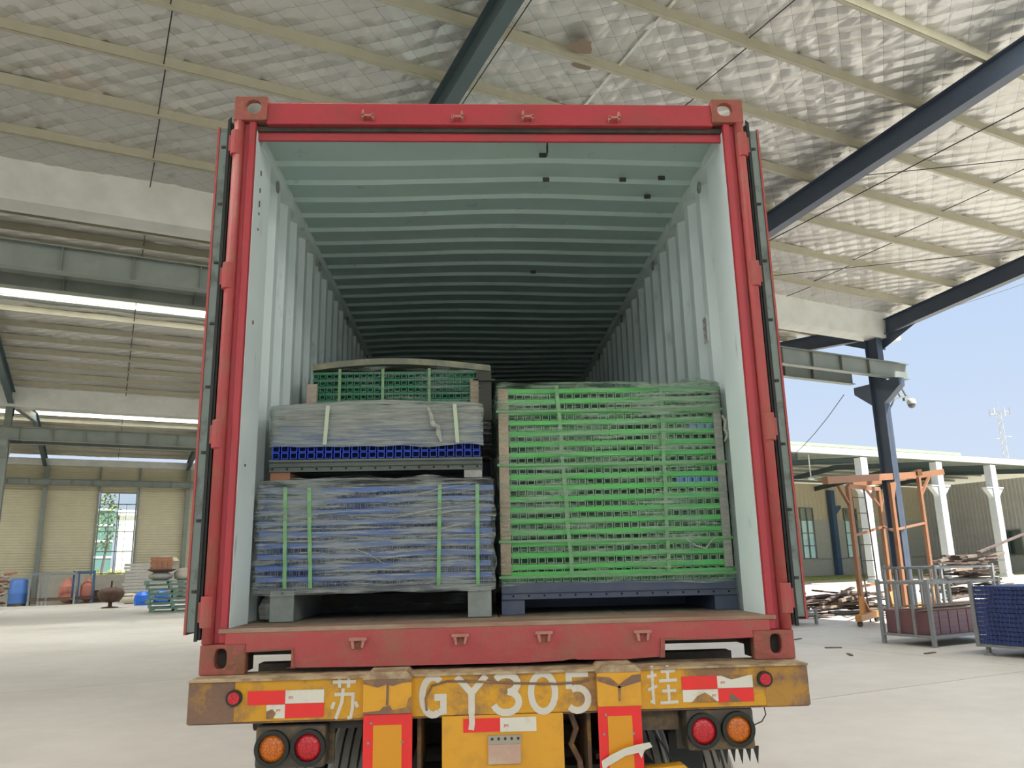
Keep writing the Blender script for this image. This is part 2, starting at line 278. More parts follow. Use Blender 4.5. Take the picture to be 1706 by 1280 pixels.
# ------------------------------------------------------------------ geometry helpers
class G:
    def __init__(s): s.v = []; s.f = []
    def add(s, vs, fs):
        k = len(s.v); s.v += [tuple(p) for p in vs]; s.f += [tuple(i+k for i in f) for f in fs]
        return s
    def box(s, x0, x1, y0, y1, z0, z1, m=None):
        vs = [(x0, y0, z0), (x1, y0, z0), (x1, y1, z0), (x0, y1, z0), (x0, y0, z1), (x1, y0, z1), (x1, y1, z1), (x0, y1, z1)]
        if m is not None: vs = [m @ Vector(p) for p in vs]
        return s.add(vs, [(0, 3, 2, 1), (4, 5, 6, 7), (0, 1, 5, 4), (1, 2, 6, 5), (2, 3, 7, 6), (3, 0, 4, 7)])
    def bar(s, p, q, a, b=None, up=(0, 0, 1)):
        p = Vector(p); q = Vector(q); b = a if b is None else b
        d = (q-p).normalized(); U = Vector(up)
        if abs(d.dot(U)) > 0.98: U = Vector((0, 1, 0)) if abs(d.y) < 0.9 else Vector((1, 0, 0))
        x = d.cross(U).normalized()*a/2; y = x.cross(d).normalized()*b/2
        vs = [p-x-y, p+x-y, p+x+y, p-x+y, q-x-y, q+x-y, q+x+y, q-x+y]
        return s.add(vs, [(0, 3, 2, 1), (4, 5, 6, 7), (0, 1, 5, 4), (1, 2, 6, 5), (2, 3, 7, 6), (3, 0, 4, 7)])
    def tube(s, pts, r, n=8, cap=True):
        pts = [Vector(p) for p in pts]; rs = r if isinstance(r, (list, tuple)) else [r]*len(pts)
        k = len(s.v); prev = None
        for i, p in enumerate(pts):
            d = (pts[min(i+1, len(pts)-1)]-pts[max(i-1, 0)]).normalized()
            if prev is None:
                U = Vector((0, 0, 1)) if abs(d.z) < 0.9 else Vector((1, 0, 0))
                x = d.cross(U).normalized()
            else: x = (prev-d*prev.dot(d)).normalized()
            prev = x; y = d.cross(x)
            for j in range(n):
                a = 2*PI*j/n; s.v.append(tuple(p+(x*math.cos(a)+y*math.sin(a))*rs[i]))
        for i in range(len(pts)-1):
            for j in range(n):
                a = k+i*n+j; b = k+i*n+(j+1) % n; s.f.append((a, b, b+n, a+n))
        if cap:
            s.f.append(tuple(k+j for j in reversed(range(n)))); s.f.append(tuple(k+(len(pts)-1)*n+j for j in range(n)))
        return s
    def skin(s, path, a, b):
        k = len(s.v)
        for p in path: s.v += [(a, p[0], p[1]), (b, p[0], p[1])]
        for i in range(len(path)-1): s.f.append((k+2*i, k+2*i+1, k+2*i+3, k+2*i+2))
        return s
    def prism(s, poly, axis, a, b):
        n = len(poly)
        def P(p, t):
            if axis == 'y': return (p[0], t, p[1])
            if axis == 'x': return (t, p[0], p[1])
            return (p[0], p[1], t)
        vs = [P(p, a) for p in poly]+[P(p, b) for p in poly]
        fs = [tuple(range(n)), tuple(reversed(range(n, 2*n)))]+[(i, n+i, n+(i+1) % n, (i+1) % n) for i in range(n)]
        return s.add(vs, fs)
    def sheet(s, path, th, axis, a, b, nrm):           # thin profile swept along an axis; th along nrm
        n = len(path)
        def P(p, t, o):
            p = (p[0]+nrm[0]*o, p[1]+nrm[1]*o)
            if axis == 'x': return (t, p[0], p[1])
            if axis == 'z': return (p[0], p[1], t)
            return (p[0], t, p[1])
        vs = []
        for o in (0, th):
            for t in (a, b): vs += [P(p, t, o) for p in path]
        fs = []
        for i in range(n-1):
            fs.append((i, i+1, n+i+1, n+i)); fs.append((2*n+i, 3*n+i, 3*n+i+1, 2*n+i+1))
            fs.append((i, 2*n+i, 2*n+i+1, i+1)); fs.append((n+i, n+i+1, 3*n+i+1, 3*n+i))
        fs.append((0, n, 3*n, 2*n)); fs.append((n-1, 3*n-1, 4*n-1, 2*n-1))
        return s.add(vs, fs)
    def disc(s, c, r, y0, y1, n=24, axis='y'):
        poly = [(c[0]+r*math.cos(2*PI*i/n), c[1]+r*math.sin(2*PI*i/n)) for i in range(n)]
        return s.prism(poly, axis, y0, y1)
    def ring(s, c, ro, ri, y0, y1, n=28):
        for a, b in ((ro, ri),):
            k = len(s.v)
            for y in (y0, y1):
                for r in (ro, ri):
                    for i in range(n): s.v.append((c[0]+r*math.cos(2*PI*i/n), y, c[1]+r*math.sin(2*PI*i/n)))
            for i in range(n):
                j = (i+1) % n
                s.f += [(k+i, k+j, k+n+j, k+n+i), (k+2*n+i, k+3*n+i, k+3*n+j, k+2*n+j), (k+i, k+2*n+i, k+2*n+j, k+j), (k+n+i, k+n+j, k+3*n+j, k+3*n+i)]
        return s
    def rectring(s, x0, x1, z0, z1, cx, cz, rx, rz, y0, y1, sup=2.6):  # block with an oblong through hole
        k = len(s.v); n = 32; o = []; h = []
        for i in range(n):
            a = 2*PI*(i+0.5)/n-PI/4 if False else 2*PI*i/n+PI/4
            ca, sa = math.cos(a), math.sin(a)
            t = 1/max(abs(ca), abs(sa))
            ox, oz = ca*t, sa*t
            o.append(((x0+x1)/2+ox*(x1-x0)/2, (z0+z1)/2+oz*(z1-z0)/2))
            q = (abs(ca)**sup+abs(sa)**sup)**(-1/sup)
            h.append((cx+ca*q*rx, cz+sa*q*rz))
        for y in (y0, y1):
            for L in (o, h):
                for p in L: s.v.append((p[0], y, p[1]))
        for i in range(n):
            j = (i+1) % n
            s.f += [(k+i, k+j, k+n+j, k+n+i), (k+2*n+i, k+3*n+i, k+3*n+j, k+2*n+j), (k+i, k+2*n+i, k+2*n+j, k+j), (k+n+i, k+n+j, k+3*n+j, k+3*n+i)]
        return s
    def ribbon(s, pts, wd, y0, y1):                      # painted stroke in the x-z plane
        n = len(pts); P = [Vector(p) for p in pts]; closed = (P[0]-P[-1]).length < 1e-4; k = len(s.v)
        for i in range(n):
            a = (P[i]-P[i-1]) if i > 0 else ((P[0]-P[-2]) if closed else P[1]-P[0])
            b = (P[i+1]-P[i]) if i < n-1 else ((P[1]-P[0]) if closed else P[-1]-P[-2])
            a.normalize(); b.normalize(); t = (a+b).normalized(); nn = Vector((-t.y, t.x)); c = max(0.45, nn.dot(Vector((-a.y, a.x))))
            off = nn*(wd/2/c)
            for y in (y0, y1):
                s.v.append((P[i].x-off.x, y, P[i].y-off.y)); s.v.append((P[i].x+off.x, y, P[i].y+off.y))
        for i in range(n-1):
            a = k+4*i; b = a+4
            s.f += [(a, b, b+1, a+1), (a+2, a+3, b+3, b+2), (a, a+2, b+2, b), (a+1, b+1, b+3, a+3)]
        if not closed: s.f += [(k, k+1, k+3, k+2), (k+4*(n-1), k+4*(n-1)+2, k+4*(n-1)+3, k+4*(n-1)+1)]
        return s
    def lathe(s, prof, c=(0, 0, 0), n=20):
        k = len(s.v)
        for r, z in prof:
            for i in range(n): s.v.append((c[0]+r*math.cos(2*PI*i/n), c[1]+r*math.sin(2*PI*i/n), c[2]+z))
        for i in range(len(prof)-1):
            for j in range(n):
                a = k+i*n+j; b = k+i*n+(j+1) % n; s.f.append((a, b, b+n, a+n))
        s.f.append(tuple(k+j for j in reversed(range(n)))); s.f.append(tuple(k+(len(prof)-1)*n+j for j in range(n)))
        return s

def obj(name, g, mat, parent=None, loc=(0, 0, 0), rot=(0, 0, 0), smooth=False, bevel=0.0, data=None):
    if data is None:
        me = bpy.data.meshes.new(name); me.from_pydata(g.v, [], g.f); me.update()
        if mat: me.materials.append(mat)
        if smooth:
            for p in me.polygons: p.use_smooth = True
    else: me = data
    o = bpy.data.objects.new(name, me); COL.objects.link(o)
    o.location = loc; o.rotation_euler = rot
    if parent: o.parent = parent
    if bevel:
        b = o.modifiers.new('bevel', 'BEVEL'); b.width = bevel; b.segments = 2; b.limit_method = 'ANGLE'
    return o
def tag(o, label=None, cat=None, group=None, kind=None):
    if label: o['label'] = label
    if cat: o['category'] = cat
    if group: o['group'] = group
    if kind: o['kind'] = kind
    return o
def thing(name, label, cat, loc=(0, 0, 0), rotz=0.0, group=None, kind=None):
    o = bpy.data.objects.new(name, None); COL.objects.link(o); o.location = loc; o.rotation_euler = (0, 0, rotz)
    o.empty_display_size = 0.2
    return tag(o, label, cat, group, kind)
def bthing(name, label, cat, u, v, z=0.0, rot=0.0, group=None, kind=None):
    return thing(name, label, cat, BW(u, v, z), AL+rot, group, kind)
def copies(name, src, parent, locs, rots=None):
    for i, l in enumerate(locs):
        c = src.copy(); COL.objects.link(c); c.parent = parent; c.location = l
        if rots: c.rotation_euler = rots[i]
def kids(o): return [c for c in bpy.data.objects if c.parent == o]
def copy_tree(o, parent=None):
    c = o.copy(); COL.objects.link(c); c.parent = parent
    for ch in kids(o): copy_tree(ch, c)
    return c
def struct(o): o['kind'] = 'structure'; return o

# ================================================================== THE HALL
ZE, D1, W, MS = 9.337, 16.75, 21.91, 0.106          # eave height, first valley, span, roof slope
UL, UR = -34.0, 22.9
HALL = (BW(0, 0, 0), AL)

def hall(name, **k):
    o = thing(name, None, None, BW(0, 0, 0), AL, None, 'structure')
    return o

# floor of the hall with wide poured bays, and the yard outside
fl = hall('floor')
bay = G().box(0, 8.78, 0, 7.28, -0.12, 0)
b0 = obj('concrete_slab', bay, CONC, fl, (4.62-8.8*5, -14.0, 0)); 
for i in range(8):
    for j in range(-3, 11):
        if i == 0 and j == 0: continue
        c = b0.copy(); COL.objects.link(c); c.parent = fl; c.location = (4.62+8.8*(i-5), -14.0+7.3*j, 0)
obj('slab_bed', G().box(-41, 27, -37, 66.5, -0.35, -0.02), M('dark_joint_filler', (0.22, 0.20, 0.17), 0.9), fl)
yd = hall('yard_ground'); yd['kind'] = 'structure'
g = G()
n = 36
for j in range(n+1):
    for i in range(n+1):
        g.v.append((-260+620*i/n, -200+620*j/n, -0.16))
for j in range(n):
    for i in range(n):
        a = j*(n+1)+i; g.f.append((a, a+1, a+n+2, a+n+1))
obj('dusty_ground', g, YARD, yd)
obj('outer_apron', G().box(27, 34, -36, 39.2, -0.3, -0.03), CONC, yd)
obj('grass_strip', G().box(36, 110, 51.5, 59.5, -0.3, -0.02), GRASS, yd)

# insulation sheets: quilted on the near side
def quilt(u0, u1, v0, v1, zf, du, amp):
    nu = int((u1-u0)/du); nv = int((v1-v0)/du); g = G(); p = 0.34
    for j in range(nv+1):
        v = v0+(v1-v0)*j/nv
        for i in range(nu+1):
            u = u0+(u1-u0)*i/nu
            a = abs(math.sin(PI*(0.62*u+0.78*v)/p)); b = abs(math.sin(PI*(0.62*u-0.78*v)/p))
            k = 0.5+0.9*noise.noise(Vector((u*0.5, v*0.5, 0)))
            big = noise.noise(Vector((u*0.8, v*1.3, 3)))*0.05
            fold = max(0, 1-abs(((u+0.3*noise.noise(Vector((0, v, 1))))/1.2) % 1-0.5)*14)*0.03
            g.v.append((u, v, zf(v)-amp*(0.75*a+0.25*b)**0.75*max(0.15, k)-big+fold))
    for j in range(nv):
        for i in range(nu):
            a = j*(nu+1)+i; g.f.append((a, a+nu+1, a+nu+2, a+1))
    return g
def zs1(v): return ZE+MS*(D1-v)                     # near slope of the first span (rises towards the camera)
ceil = hall('ceiling')
obj('foil_insulation', quilt(-6, UR-0.1, 5.85, D1-0.28, lambda v: zs1(v)+0.20, 0.07, 0.04), FOIL, ceil, smooth=True)
obj('foil_insulation', quilt(UL, -6, 5.85, D1-0.3, lambda v: zs1(v)+0.20, 0.25, 0.03), FOIL, ceil, smooth=True)
rs = G(); rs.sheet([(5.8, zs1(5.8)+0.30), (D1+0.2, zs1(D1)+0.32)], 0.05, 'x', UL, UR, (0, 1)); obj('roof_sheet', rs, GUTTER, ceil)
def cee(u0, u1, h=0.20, f=0.075, t=0.006):
    g = G(); g.box(u0, u1, 0, t, 0, h); g.box(u0, u1, 0, f, 0, t); g.box(u0, u1, 0, f, h-t, h); g.box(u0, u1, f-t, f, 0, 0.022)
    return g
pv = [7.13, 8.48, 9.86, 11.18, 12.53, 13.88, 15.28]
pl = obj('purlin', cee(UL, UR-0.15), PURLIN, ceil, (0, pv[0], zs1(pv[0])))
for v in pv[1:]:
    c = pl.copy(); COL.objects.link(c); c.parent = ceil; c.location = (0, v, zs1(v))
pvs = [5.78]+pv+[16.35]
for u in (0.2, 9.0, 17.8):
    for a, b in zip(pvs[1:-1], pvs[2:]):
        k = 1 if u > 5 else 0
        obj('sag_rod', G().tube([(u+0.02, a+0.03, zs1(a)+(0.05 if k else 0.12)), (u-0.02, b, zs1(b)+(0.15 if k else 0.05))], 0.010, 6), CABLE, ceil)
obj('pale_seam_strip', G().box(7.25, 7.31, 5.8, D1-0.4, 0, 0.004, Matrix(((1, 0, 0, 0), (0, 1, 0, 0), (0, -MS, 1, zs1(0)+0.145), (0, 0, 0, 1)))), M('pale_metal_strip', (0.8, 0.8, 0.75), 0.25, 0.7), ceil)  # pale, smooth metallic strip along the sheet seam
for (u, v, s_) in ((6.35, 9.62, 0.26), (6.6, 9.98, 0.2)):
    obj('water_stain', G().prism([(u+s_*(0.8+0.3*math.sin(a*3+u))*math.cos(a), v+s_*0.8*(1+0.2*math.cos(a*2))*math.sin(a)) for a in [2*PI*i/14 for i in range(14)]], 'z', zs1(v)+0.055, zs1(v)+0.058), M('brown_water_stain', (0.20, 0.15, 0.11), 0.7), ceil)
# far slope of the first span, over and behind the camera
ceil2 = hall('ceiling')
g = G().sheet([(-5.2, ZE+0.3), (4.6, zs1(5.7)+0.18)], 0.06, 'x', UL, UR, (0, 1)); obj('roof_sheet', g, FOIL, ceil2)
g = G().skin([(4.6, zs1(5.7)+0.20), (5.2, zs1(5.7)+0.34), (5.8, zs1(5.8)+0.30)], UL, UR); obj('skylight_panel', g, SKYO, ceil2)
p2 = obj('purlin', cee(UL, UR), PURLIN, ceil2, (0, -4.6, ZE+0.1))
for v in (-3, -1.6, -0.2, 1.2, 2.6, 4.0, 5.3):
    c = p2.copy(); COL.objects.link(c); c.parent = ceil2; c.location = (0, v, ZE+0.03+MS*(v+5.2))

# the hall goes on behind the camera
ceil0 = hall('ceiling')
va, vm = -5.3-W, -5.3-W/2
obj('roof_sheet', G().sheet([(va, ZE+0.3), (vm-1.0, ZE+0.3+MS*(W/2-1.0))], 0.06, 'x', UL, UR, (0, 1)).sheet([(vm+1.0, ZE+0.3+MS*(W/2-1.0)), (-5.3, ZE+0.3)], 0.06, 'x', UL, UR, (0, 1)), FOIL, ceil0)
obj('skylight_panel', G().skin([(vm-1.0, ZE+0.3+MS*(W/2-1.0)), (vm, ZE+0.42+MS*W/2), (vm+1.0, ZE+0.3+MS*(W/2-1.0))], UL, UR), SKYO, ceil0)
# second and third span
def span(v0, tag_):
    c = hall('ceiling')
    rv = v0+W/2
    zn = lambda v: ZE+MS*(v-v0); zf = lambda v: ZE+MS*(v0+W-v)
    a, b = v0+0.3, rv-1.1
    obj('foil_insulation', quilt(UL, UR-0.1, a, b, lambda v: zn(v)+0.22, 0.33, 0.05), FOIL, c, smooth=True)
    obj('foil_insulation', quilt(UL, UR-0.1, rv+1.35, v0+W-0.3, lambda v: zf(v)+0.22, 0.33, 0.05), FOIL, c, smooth=True)
    rs = G(); rs.sheet([(v0+0.2, zn(v0)+0.36), (b, zn(b)+0.34)], 0.05, 'x', UL, UR, (0, 1)); rs.sheet([(rv+1.35, zf(rv+1.35)+0.34), (v0+W-0.2, zf(v0+W)+0.36)], 0.05, 'x', UL, UR, (0, 1))
    obj('roof_sheet', rs, GUTTER, c)
    sk = G(); sk.skin([(b, zn(b)+0.34), (rv, zn(rv)+0.42), (rv+1.35, zf(rv+1.35)+0.34)], UL, UR)
    obj('skylight_panel', sk, SKYL, c)
    src = None
    k = 8
    for i in range(k):
        for side in (0, 1):
            v = v0+1.25+1.33*i if side == 0 else v0+W-1.25-1.33*i
            z = zn(v) if side == 0 else zf(v)
            if src is None: src = obj('purlin', cee(UL, UR-0.15), PURLIN, c, (0, v, z))
            else:
                q = src.copy(); COL.objects.link(q); q.parent = c; q.location = (0, v, z)
    for u in (0.2, 9.0, 17.8):
        obj('sag_rod', G().tube([(u, v0+0.5, zn(v0+0.5)+0.08), (u, rv, zn(rv)+0.08), (u, v0+W-0.5, zf(v0+W-0.5)+0.08)], 0.016, 6), CABLE, c)
    return c
span(D1, 2); span(D1+W, 3)

# valley gutters and wall gutter
for n_, v in enumerate((D1, D1+W)):
    t = hall('trim_%d' % (n_+1))
    g = G(); g.prism([(v-0.36, ZE+0.30), (v-0.30, ZE-0.60), (v+0.30, ZE-0.60), (v+0.36, ZE+0.30), (v+0.33, ZE+0.30), (v+0.27, ZE-0.57), (v-0.27, ZE-0.57), (v-0.33, ZE+0.30)], 'x', UL, UR)
    obj('valley_gutter', g, GUTTER, t)
t = hall('trim_3'); v = D1+2*W
obj('wall_gutter', G().box(UL, UR, v-0.45, v, ZE-0.45, ZE), GUTTER, t)

# steel frames: rafters and columns, one object each
def ibeam(g, P, Q, dep, fw, tf=0.016, tw=0.012, up=Vector((0, 0, 1))):
    P = Vector(P); Q = Vector(Q); d = (Q-P).normalized(); s_ = d.cross(up).normalized(); n_ = s_.cross(d).normalized()
    for o in (dep/2-tf/2, -dep/2+tf/2): g.bar(P+n_*o, Q+n_*o, fw, tf, up=n_)
    g.bar(P, Q, tw, dep-2*tf, up=n_)
rafter_lab = {
 (1, 22.2): 'dark steel rafter ending the roof along the open sky on the right',
 (1, 13.4): 'broad dark rafter crossing the foil roof at upper right',
 (1, 4.6): 'dark green rafter rising from behind the container top',
 (2, 22.2): 'short dark rafter under the far roof right of the container',
 (2, -4.1): 'slanting dark rafter of the second span at far left edge',
 (2, 4.7): 'dark rafter of the second span hidden behind the container',
 (2, 13.4): 'dark rafter of the second span hidden behind the loaded container',
 (3, 22.2): 'dark rafter of the farthest span at its open gable',
 (3, -4.1): 'thin rafter meeting the left column of the cream end wall',
 (3, 4.7): 'thin rafter meeting the right column of the cream end wall',
 (3, 13.4): 'dark rafter of the farthest span hidden behind the container'}
for (s_, u), lb in rafter_lab.items():
    if s_ == 1: v0, z0, v1, z1 = D1-0.1, ZE, 5.8, zs1(5.8)
    else:
        v0 = D1+W*(s_-2)+0.1; z0 = ZE; v1 = v0+W/2-0.1; z1 = ZE+MS*W/2
    root = bthing('steel_rafter', lb, 'rafter', u, v0, z0); FM = NAVY if u > 10 and s_ < 3 else FRAMES
    g = G(); ibeam(g, (0, 0, -0.26), (0, v1-v0, z1-z0-0.26), 0.50, 0.24)
    obj('beam', g, FM, root)
    g = G(); sg = 1 if v1 > v0 else -1
    g.prism([(0, -0.5), (sg*1.3, -0.40), (0, -0.95)], 'x', -0.006, 0.006); g.box(-0.12, 0.12, min(0, sg*0.02), max(0, sg*0.02), -0.95, -0.0)
    obj('haunch_plate', g, FM, root)
    if s_ == 1:
        v2 = -5.2; g = G(); ibeam(g, (0, v1-v0, z1-z0-0.26), (0, v2-v0, ZE-z0-0.26), 0.5, 0.24)
        obj('beam', g, FM, root)
    else:
        v2 = v0+W-0.2; g = G(); ibeam(g, (0, v1-v0, z1-z0-0.26), (0, v2-v0, -0.26), 0.5, 0.24)
        obj('beam', g, FM, root)
# lighter side rod beside the rafter row: bracing rods
def rod(label, a, b, r=0.012):
    A = BW(*a); B = BW(*b)
    o = obj('bracing_rod', G().tube([(0, 0, 0), tuple(B-A)], r, 6), CABLE, None, A); tag(o, label, 'rod', 'bracing rods under the foil roof')
rod('long bracing rod slanting up to the right edge under the foil roof', (14.0, 15.2, 9.42), (15.5, 5.9, 10.40))
rod('bracing rod crossing the foil roof below the broad dark rafter', (13.5, 10.87, 9.88), (22.0, 5.8, 10.42), 0.010)
rod('nearly level thin rod low under the foil roof at right', (15.6, 15.19, 9.42), (22.0, 11.2, 9.84), 0.010)
rod('thin rod slanting beside the dark green rafter above the container', (5.0, 12.2, 9.73), (5.06, 7.2, 10.26), 0.010)

col_lab = {
 (D1, 21.9): ('tall dark column with a wide corbel at the open end of the hall', 1),
 (D1, 13.4): ('dark valley column hidden behind the loaded container', 1),
 (D1, 4.6): ('dark valley column hidden behind the left stacks in the container', 1),
 (D1+W, -4.15): ('grey green column standing at the left edge of the photo', 1),
 (D1+W, 13.4): ('far valley column hidden behind the container', 1),
 (D1+W, 22.0): ('far valley column at the open gable behind the container', 1),
 (D1+2*W-0.3, -3.95): ('slim column on the cream end wall left of the window', 0),
 (D1+2*W-0.3, 4.8): ('slim column on the cream end wall beside the container door', 0),
 (D1+2*W-0.3, 13.5): ('end wall column hidden behind the container', 0),
 (D1+2*W-0.3, 22.0): ('end wall column at the open gable behind the container', 0)}
for (v, u), (lb, cb) in col_lab.items():
    root = bthing('steel_column', lb, 'column', u, v)
    wv = 0.46 if cb else 0.30
    g = G(); fw = 0.26
    g.box(-fw/2, fw/2, -wv/2, -wv/2+0.016, 0, ZE-0.5); g.box(-fw/2, fw/2, wv/2-0.016, wv/2, 0, ZE-0.5); g.box(-0.006, 0.006, -wv/2, wv/2, 0, ZE-0.5)
    g.box(-fw/2, fw/2, -wv/2, wv/2, ZE-0.52, ZE-0.5)
    obj('shaft', g, NAVY if v == D1 else CRANE, root)
    obj('base_plate', G().box(-0.22, 0.22, -0.32, 0.32, 0, 0.03), FRAMES, root)
    if cb:
        for sg in (-1, 1):
            g = G(); a = sg*wv/2; b = sg*(wv/2+0.62)
            g.prism([(a, 7.26), (b, 7.26), (b, 7.02), (a, 6.55)], 'x', -0.13, 0.13)
            obj('corbel', g, NAVY if v == D1 else CRANE, root)

# crane runway beams
def crane(label, v, zb, zt, u0, u1, tagv):
    root = bthing('crane_runway_beam', label, 'crane beam', u0, v, zb)
    L = u1-u0; h = zt-zb; g = G()
    g.box(0, L, -0.13, 0.13, h-0.016, h); g.box(0, L, -0.11, 0.11, 0, 0.016); g.box(0, L, -0.006, 0.006, 0.016, h-0.016)
    g.box(0, L, -0.03, 0.03, h, h+0.05)
    obj('girder', g, CRANE, root)
    n_ = int(L/1.22); st = obj('stiffener', G().box(-0.006, 0.006, -0.10, 0.10, 0.016, h-0.016), CRANE, root, (0.5, 0, 0))
    for i in range(1, n_):
        c = st.copy(); COL.objects.link(c); c.parent = root; c.location = (0.5+1.22*i, 0, 0)
crane('near crane runway beam along the first valley, nearer of the pair', D1-0.56, 7.30, 7.80, -20, 22.6, 0)
crane('crane runway beam along the first valley, farther of the pair', D1+0.56, 7.28, 7.78, -20, 21.4, 0)
crane('crane runway beam of the second valley at left, nearer of its pair', D1+W-0.56, 7.28, 7.82, -20, 22.4, 0)
crane('crane runway beam of the second valley at left, farther of its pair', D1+W+0.56, 7.28, 7.82, -20, 22.4, 0)
crane('long crane runway beam along the cream end wall', D1+2*W-0.75, 7.52, 7.92, -20, 22.4, 0)

# end wall of the hall with its window
VW = D1+2*W
wb = hall('wall_back')
WU0, WU1, WZ0, WZ1 = -0.62, 1.53, 1.82, 7.12
def siding(u0, u1, z0, z1):
    path = []; z = z0; p = 0.17
    while z < z1-0.01:
        path += [(VW, z), (VW, min(z+0.10, z1)), (VW-0.028, min(z+0.115, z1)), (VW-0.028, min(z+0.155, z1))]; z += p
    path.append((VW, z1))
    return G().sheet(path, 0.02, 'x', u0, u1, (1, 0))
obj('siding', siding(UL, WU0-0.1, 1.7, ZE), SIDING, wb); obj('siding', siding(WU1+0.1, UR, 1.7, ZE), SIDING, wb)
obj('siding', siding(WU0-0.1, WU1+0.1, WZ1+0.08, ZE), SIDING, wb)
obj('low_wall', G().box(UL, UR, VW-0.12, VW+0.15, 0, 1.72), PLASTER, wb)
for u in (-0.78, 1.68):
    obj('mullion_post', G().box(u-0.06, u+0.06, VW-0.14, VW-0.03, 1.7, ZE-0.4), CRANE, wb)
wi = hall('window_1')
g = G(); y0, y1 = VW-0.06, VW+0.04
for a in ((WU0-0.08, WU0, WZ0-0.08, WZ1+0.08), (WU1, WU1+0.08, WZ0-0.08, WZ1+0.08), (WU0, WU1, WZ0-0.08, WZ0), (WU0, WU1, WZ1, WZ1+0.08)): g.box(a[0], a[1], y0, y1, a[2], a[3])
obj('window_frame', g, CRANE, wi)
rows = [WZ0, 3.23, 4.55, 5.82, 6.40, WZ1]; um = (WU0+WU1)/2+0.02
for z in rows[1:-1]: obj('glazing_bar', G().box(WU0, WU1, VW-0.03, VW+0.02, z-0.03, z+0.03), CRANE, wi)
obj('glazing_bar', G().box(um-0.03, um+0.03, VW-0.03, VW+0.02, WZ0, WZ1), CRANE, wi)
obj('glazing_bar', G().box(um+0.50, um+0.53, VW-0.02, VW+0.02, WZ0, 6.4), CRANE, wi)
for i in range(5):
    for a, b in ((WU0, um-0.03), (um+0.03, WU1)):
        obj('pane', G().box(a, b, VW-0.004, VW+0.004, rows[i]+0.03, rows[i+1]-0.03), GLASS, wi)
# long side wall at the far left of the hall
wl = hall('wall_left')
obj('siding', G().box(UL-0.1, UL, D1, VW, 0, ZE), SIDING, wl)

# ================================================================== OUTSIDE
# things seen through the window
tr = bthing('yard_tree', 'leafy young tree outside the far window', 'tree', -0.3, 70)
obj('trunk', G().tube([(0, 0, -0.1), (0.1, 0, 2.2), (0.3, 0, 4.2), (0.2, 0.1, 6.4)], [0.12, 0.10, 0.07, 0.03], 8), WOODD, tr)
g = G(); rr = random.Random(4)
for i in range(420):
    a = rr.uniform(0, 2*PI); q = rr.random()**0.6; z = rr.uniform(3.6, 8.0); r = 1.5*q*(1-abs(z-5.6)/3.2)
    p = Vector((0.1+r*math.cos(a), r*math.sin(a), z)); s1 = rr.uniform(0.10, 0.2); d = Vector((rr.uniform(-1, 1), rr.uniform(-1, 1), rr.uniform(-1, 1))).normalized(); e2 = d.cross(Vector((0.3, 0.2, 1))).normalized()
    g.add([p-d*s1, p-e2*s1*0.5, p+d*s1, p+e2*s1*0.5], [(0, 1, 2, 3)])
lf = obj('foliage', g, LEAF, tr); lf['kind'] = 'stuff'
gb = bthing('glass_office', 'green glazed office block outside the far window', 'building', -8, 120)
obj('body', G().box(0, 8.6, 0, 12, -0.2, 10.5), GBUILD, gb)
for k in range(5): obj('floor_band', G().box(-0.05, 8.65, -0.1, 0.05, 1.7+2.1*k, 1.95+2.1*k), WBUILD, gb)
wh = bthing('white_warehouse', 'white warehouse outside the far window', 'building', 1.2, 120)
obj('body', G().box(0, 30, 0, 12, -0.2, 9.5), WBUILD, wh)
obj('roof', G().prism([(-0.4, 9.5), (12.4, 9.5), (6, 10.6)], 'x', -0.3, 30.3), WBUILD, wh)
hd = bthing('hedge', 'yellow green hedge outside the far window', 'hedge', -8, 84)
g = G(); rr = random.Random(9)
for i in range(700):
    p = Vector((rr.uniform(0, 16), rr.uniform(0, 1), rr.uniform(-0.1, 2.2))); s1 = rr.uniform(0.1, 0.22); d = Vector((rr.uniform(-1, 1), rr.uniform(-1, 1), rr.uniform(-1, 1))).normalized(); e2 = d.cross(Vector((0.3, 0.2, 1))).normalized()
    g.add([p-d*s1, p-e2*s1, p+d*s1, p+e2*s1], [(0, 1, 2, 3)])
g.box(0, 16, 0.2, 0.9, -0.15, 1.9)
o = obj('foliage', g, HEDGE, hd)

# workshop across the yard with white columns
VN = 41.0
ws = bthing('workshop', 'open fronted workshop across the yard on white columns', 'building', 38, VN)
UW0, UW1 = 0.0, 46.0
eg = obj('eave_beam', G().box(UW0, 70, -0.35, -0.15, 9.22, 9.62), WHITEC, ws)
g = G().sheet([(-0.35, 9.60), (10, 10.4), (20, 9.55)], 0.08, 'x', UW0, 70, (0, 1)); obj('roof', g, M('white_roof_lining', (0.8, 0.8, 0.78), 0.5), ws)
obj('ridge_edge', G().box(UW0, 24.5, -0.1, 0.15, 9.78, 10.0).box(UW0, 24.5, 0, 0.05, 9.6, 9.8), GREENR, ws)
pr = obj('purlin', G().box(UW0, UW1, -0.04, 0.04, 0, 0.18), CRANE, ws, (0, 1.2, 9.40))
for i in range(1, 12):
    v = 1.2+1.55*i; z = 9.33+0.085*min(v, 20-v); c = pr.copy(); COL.objects.link(c); c.parent = ws; c.location = (0, v, z)
for u in (6.0, 12.5, 21.3, 29.0, 37):
    g = G(); ibeam(g, (u, 0, 8.95), (u, 10, 9.85), 0.45, 0.2); ibeam(g, (u, 10, 9.85), (u, 19.6, 8.95), 0.45, 0.2); obj('rafter', g, FRAMES, ws)
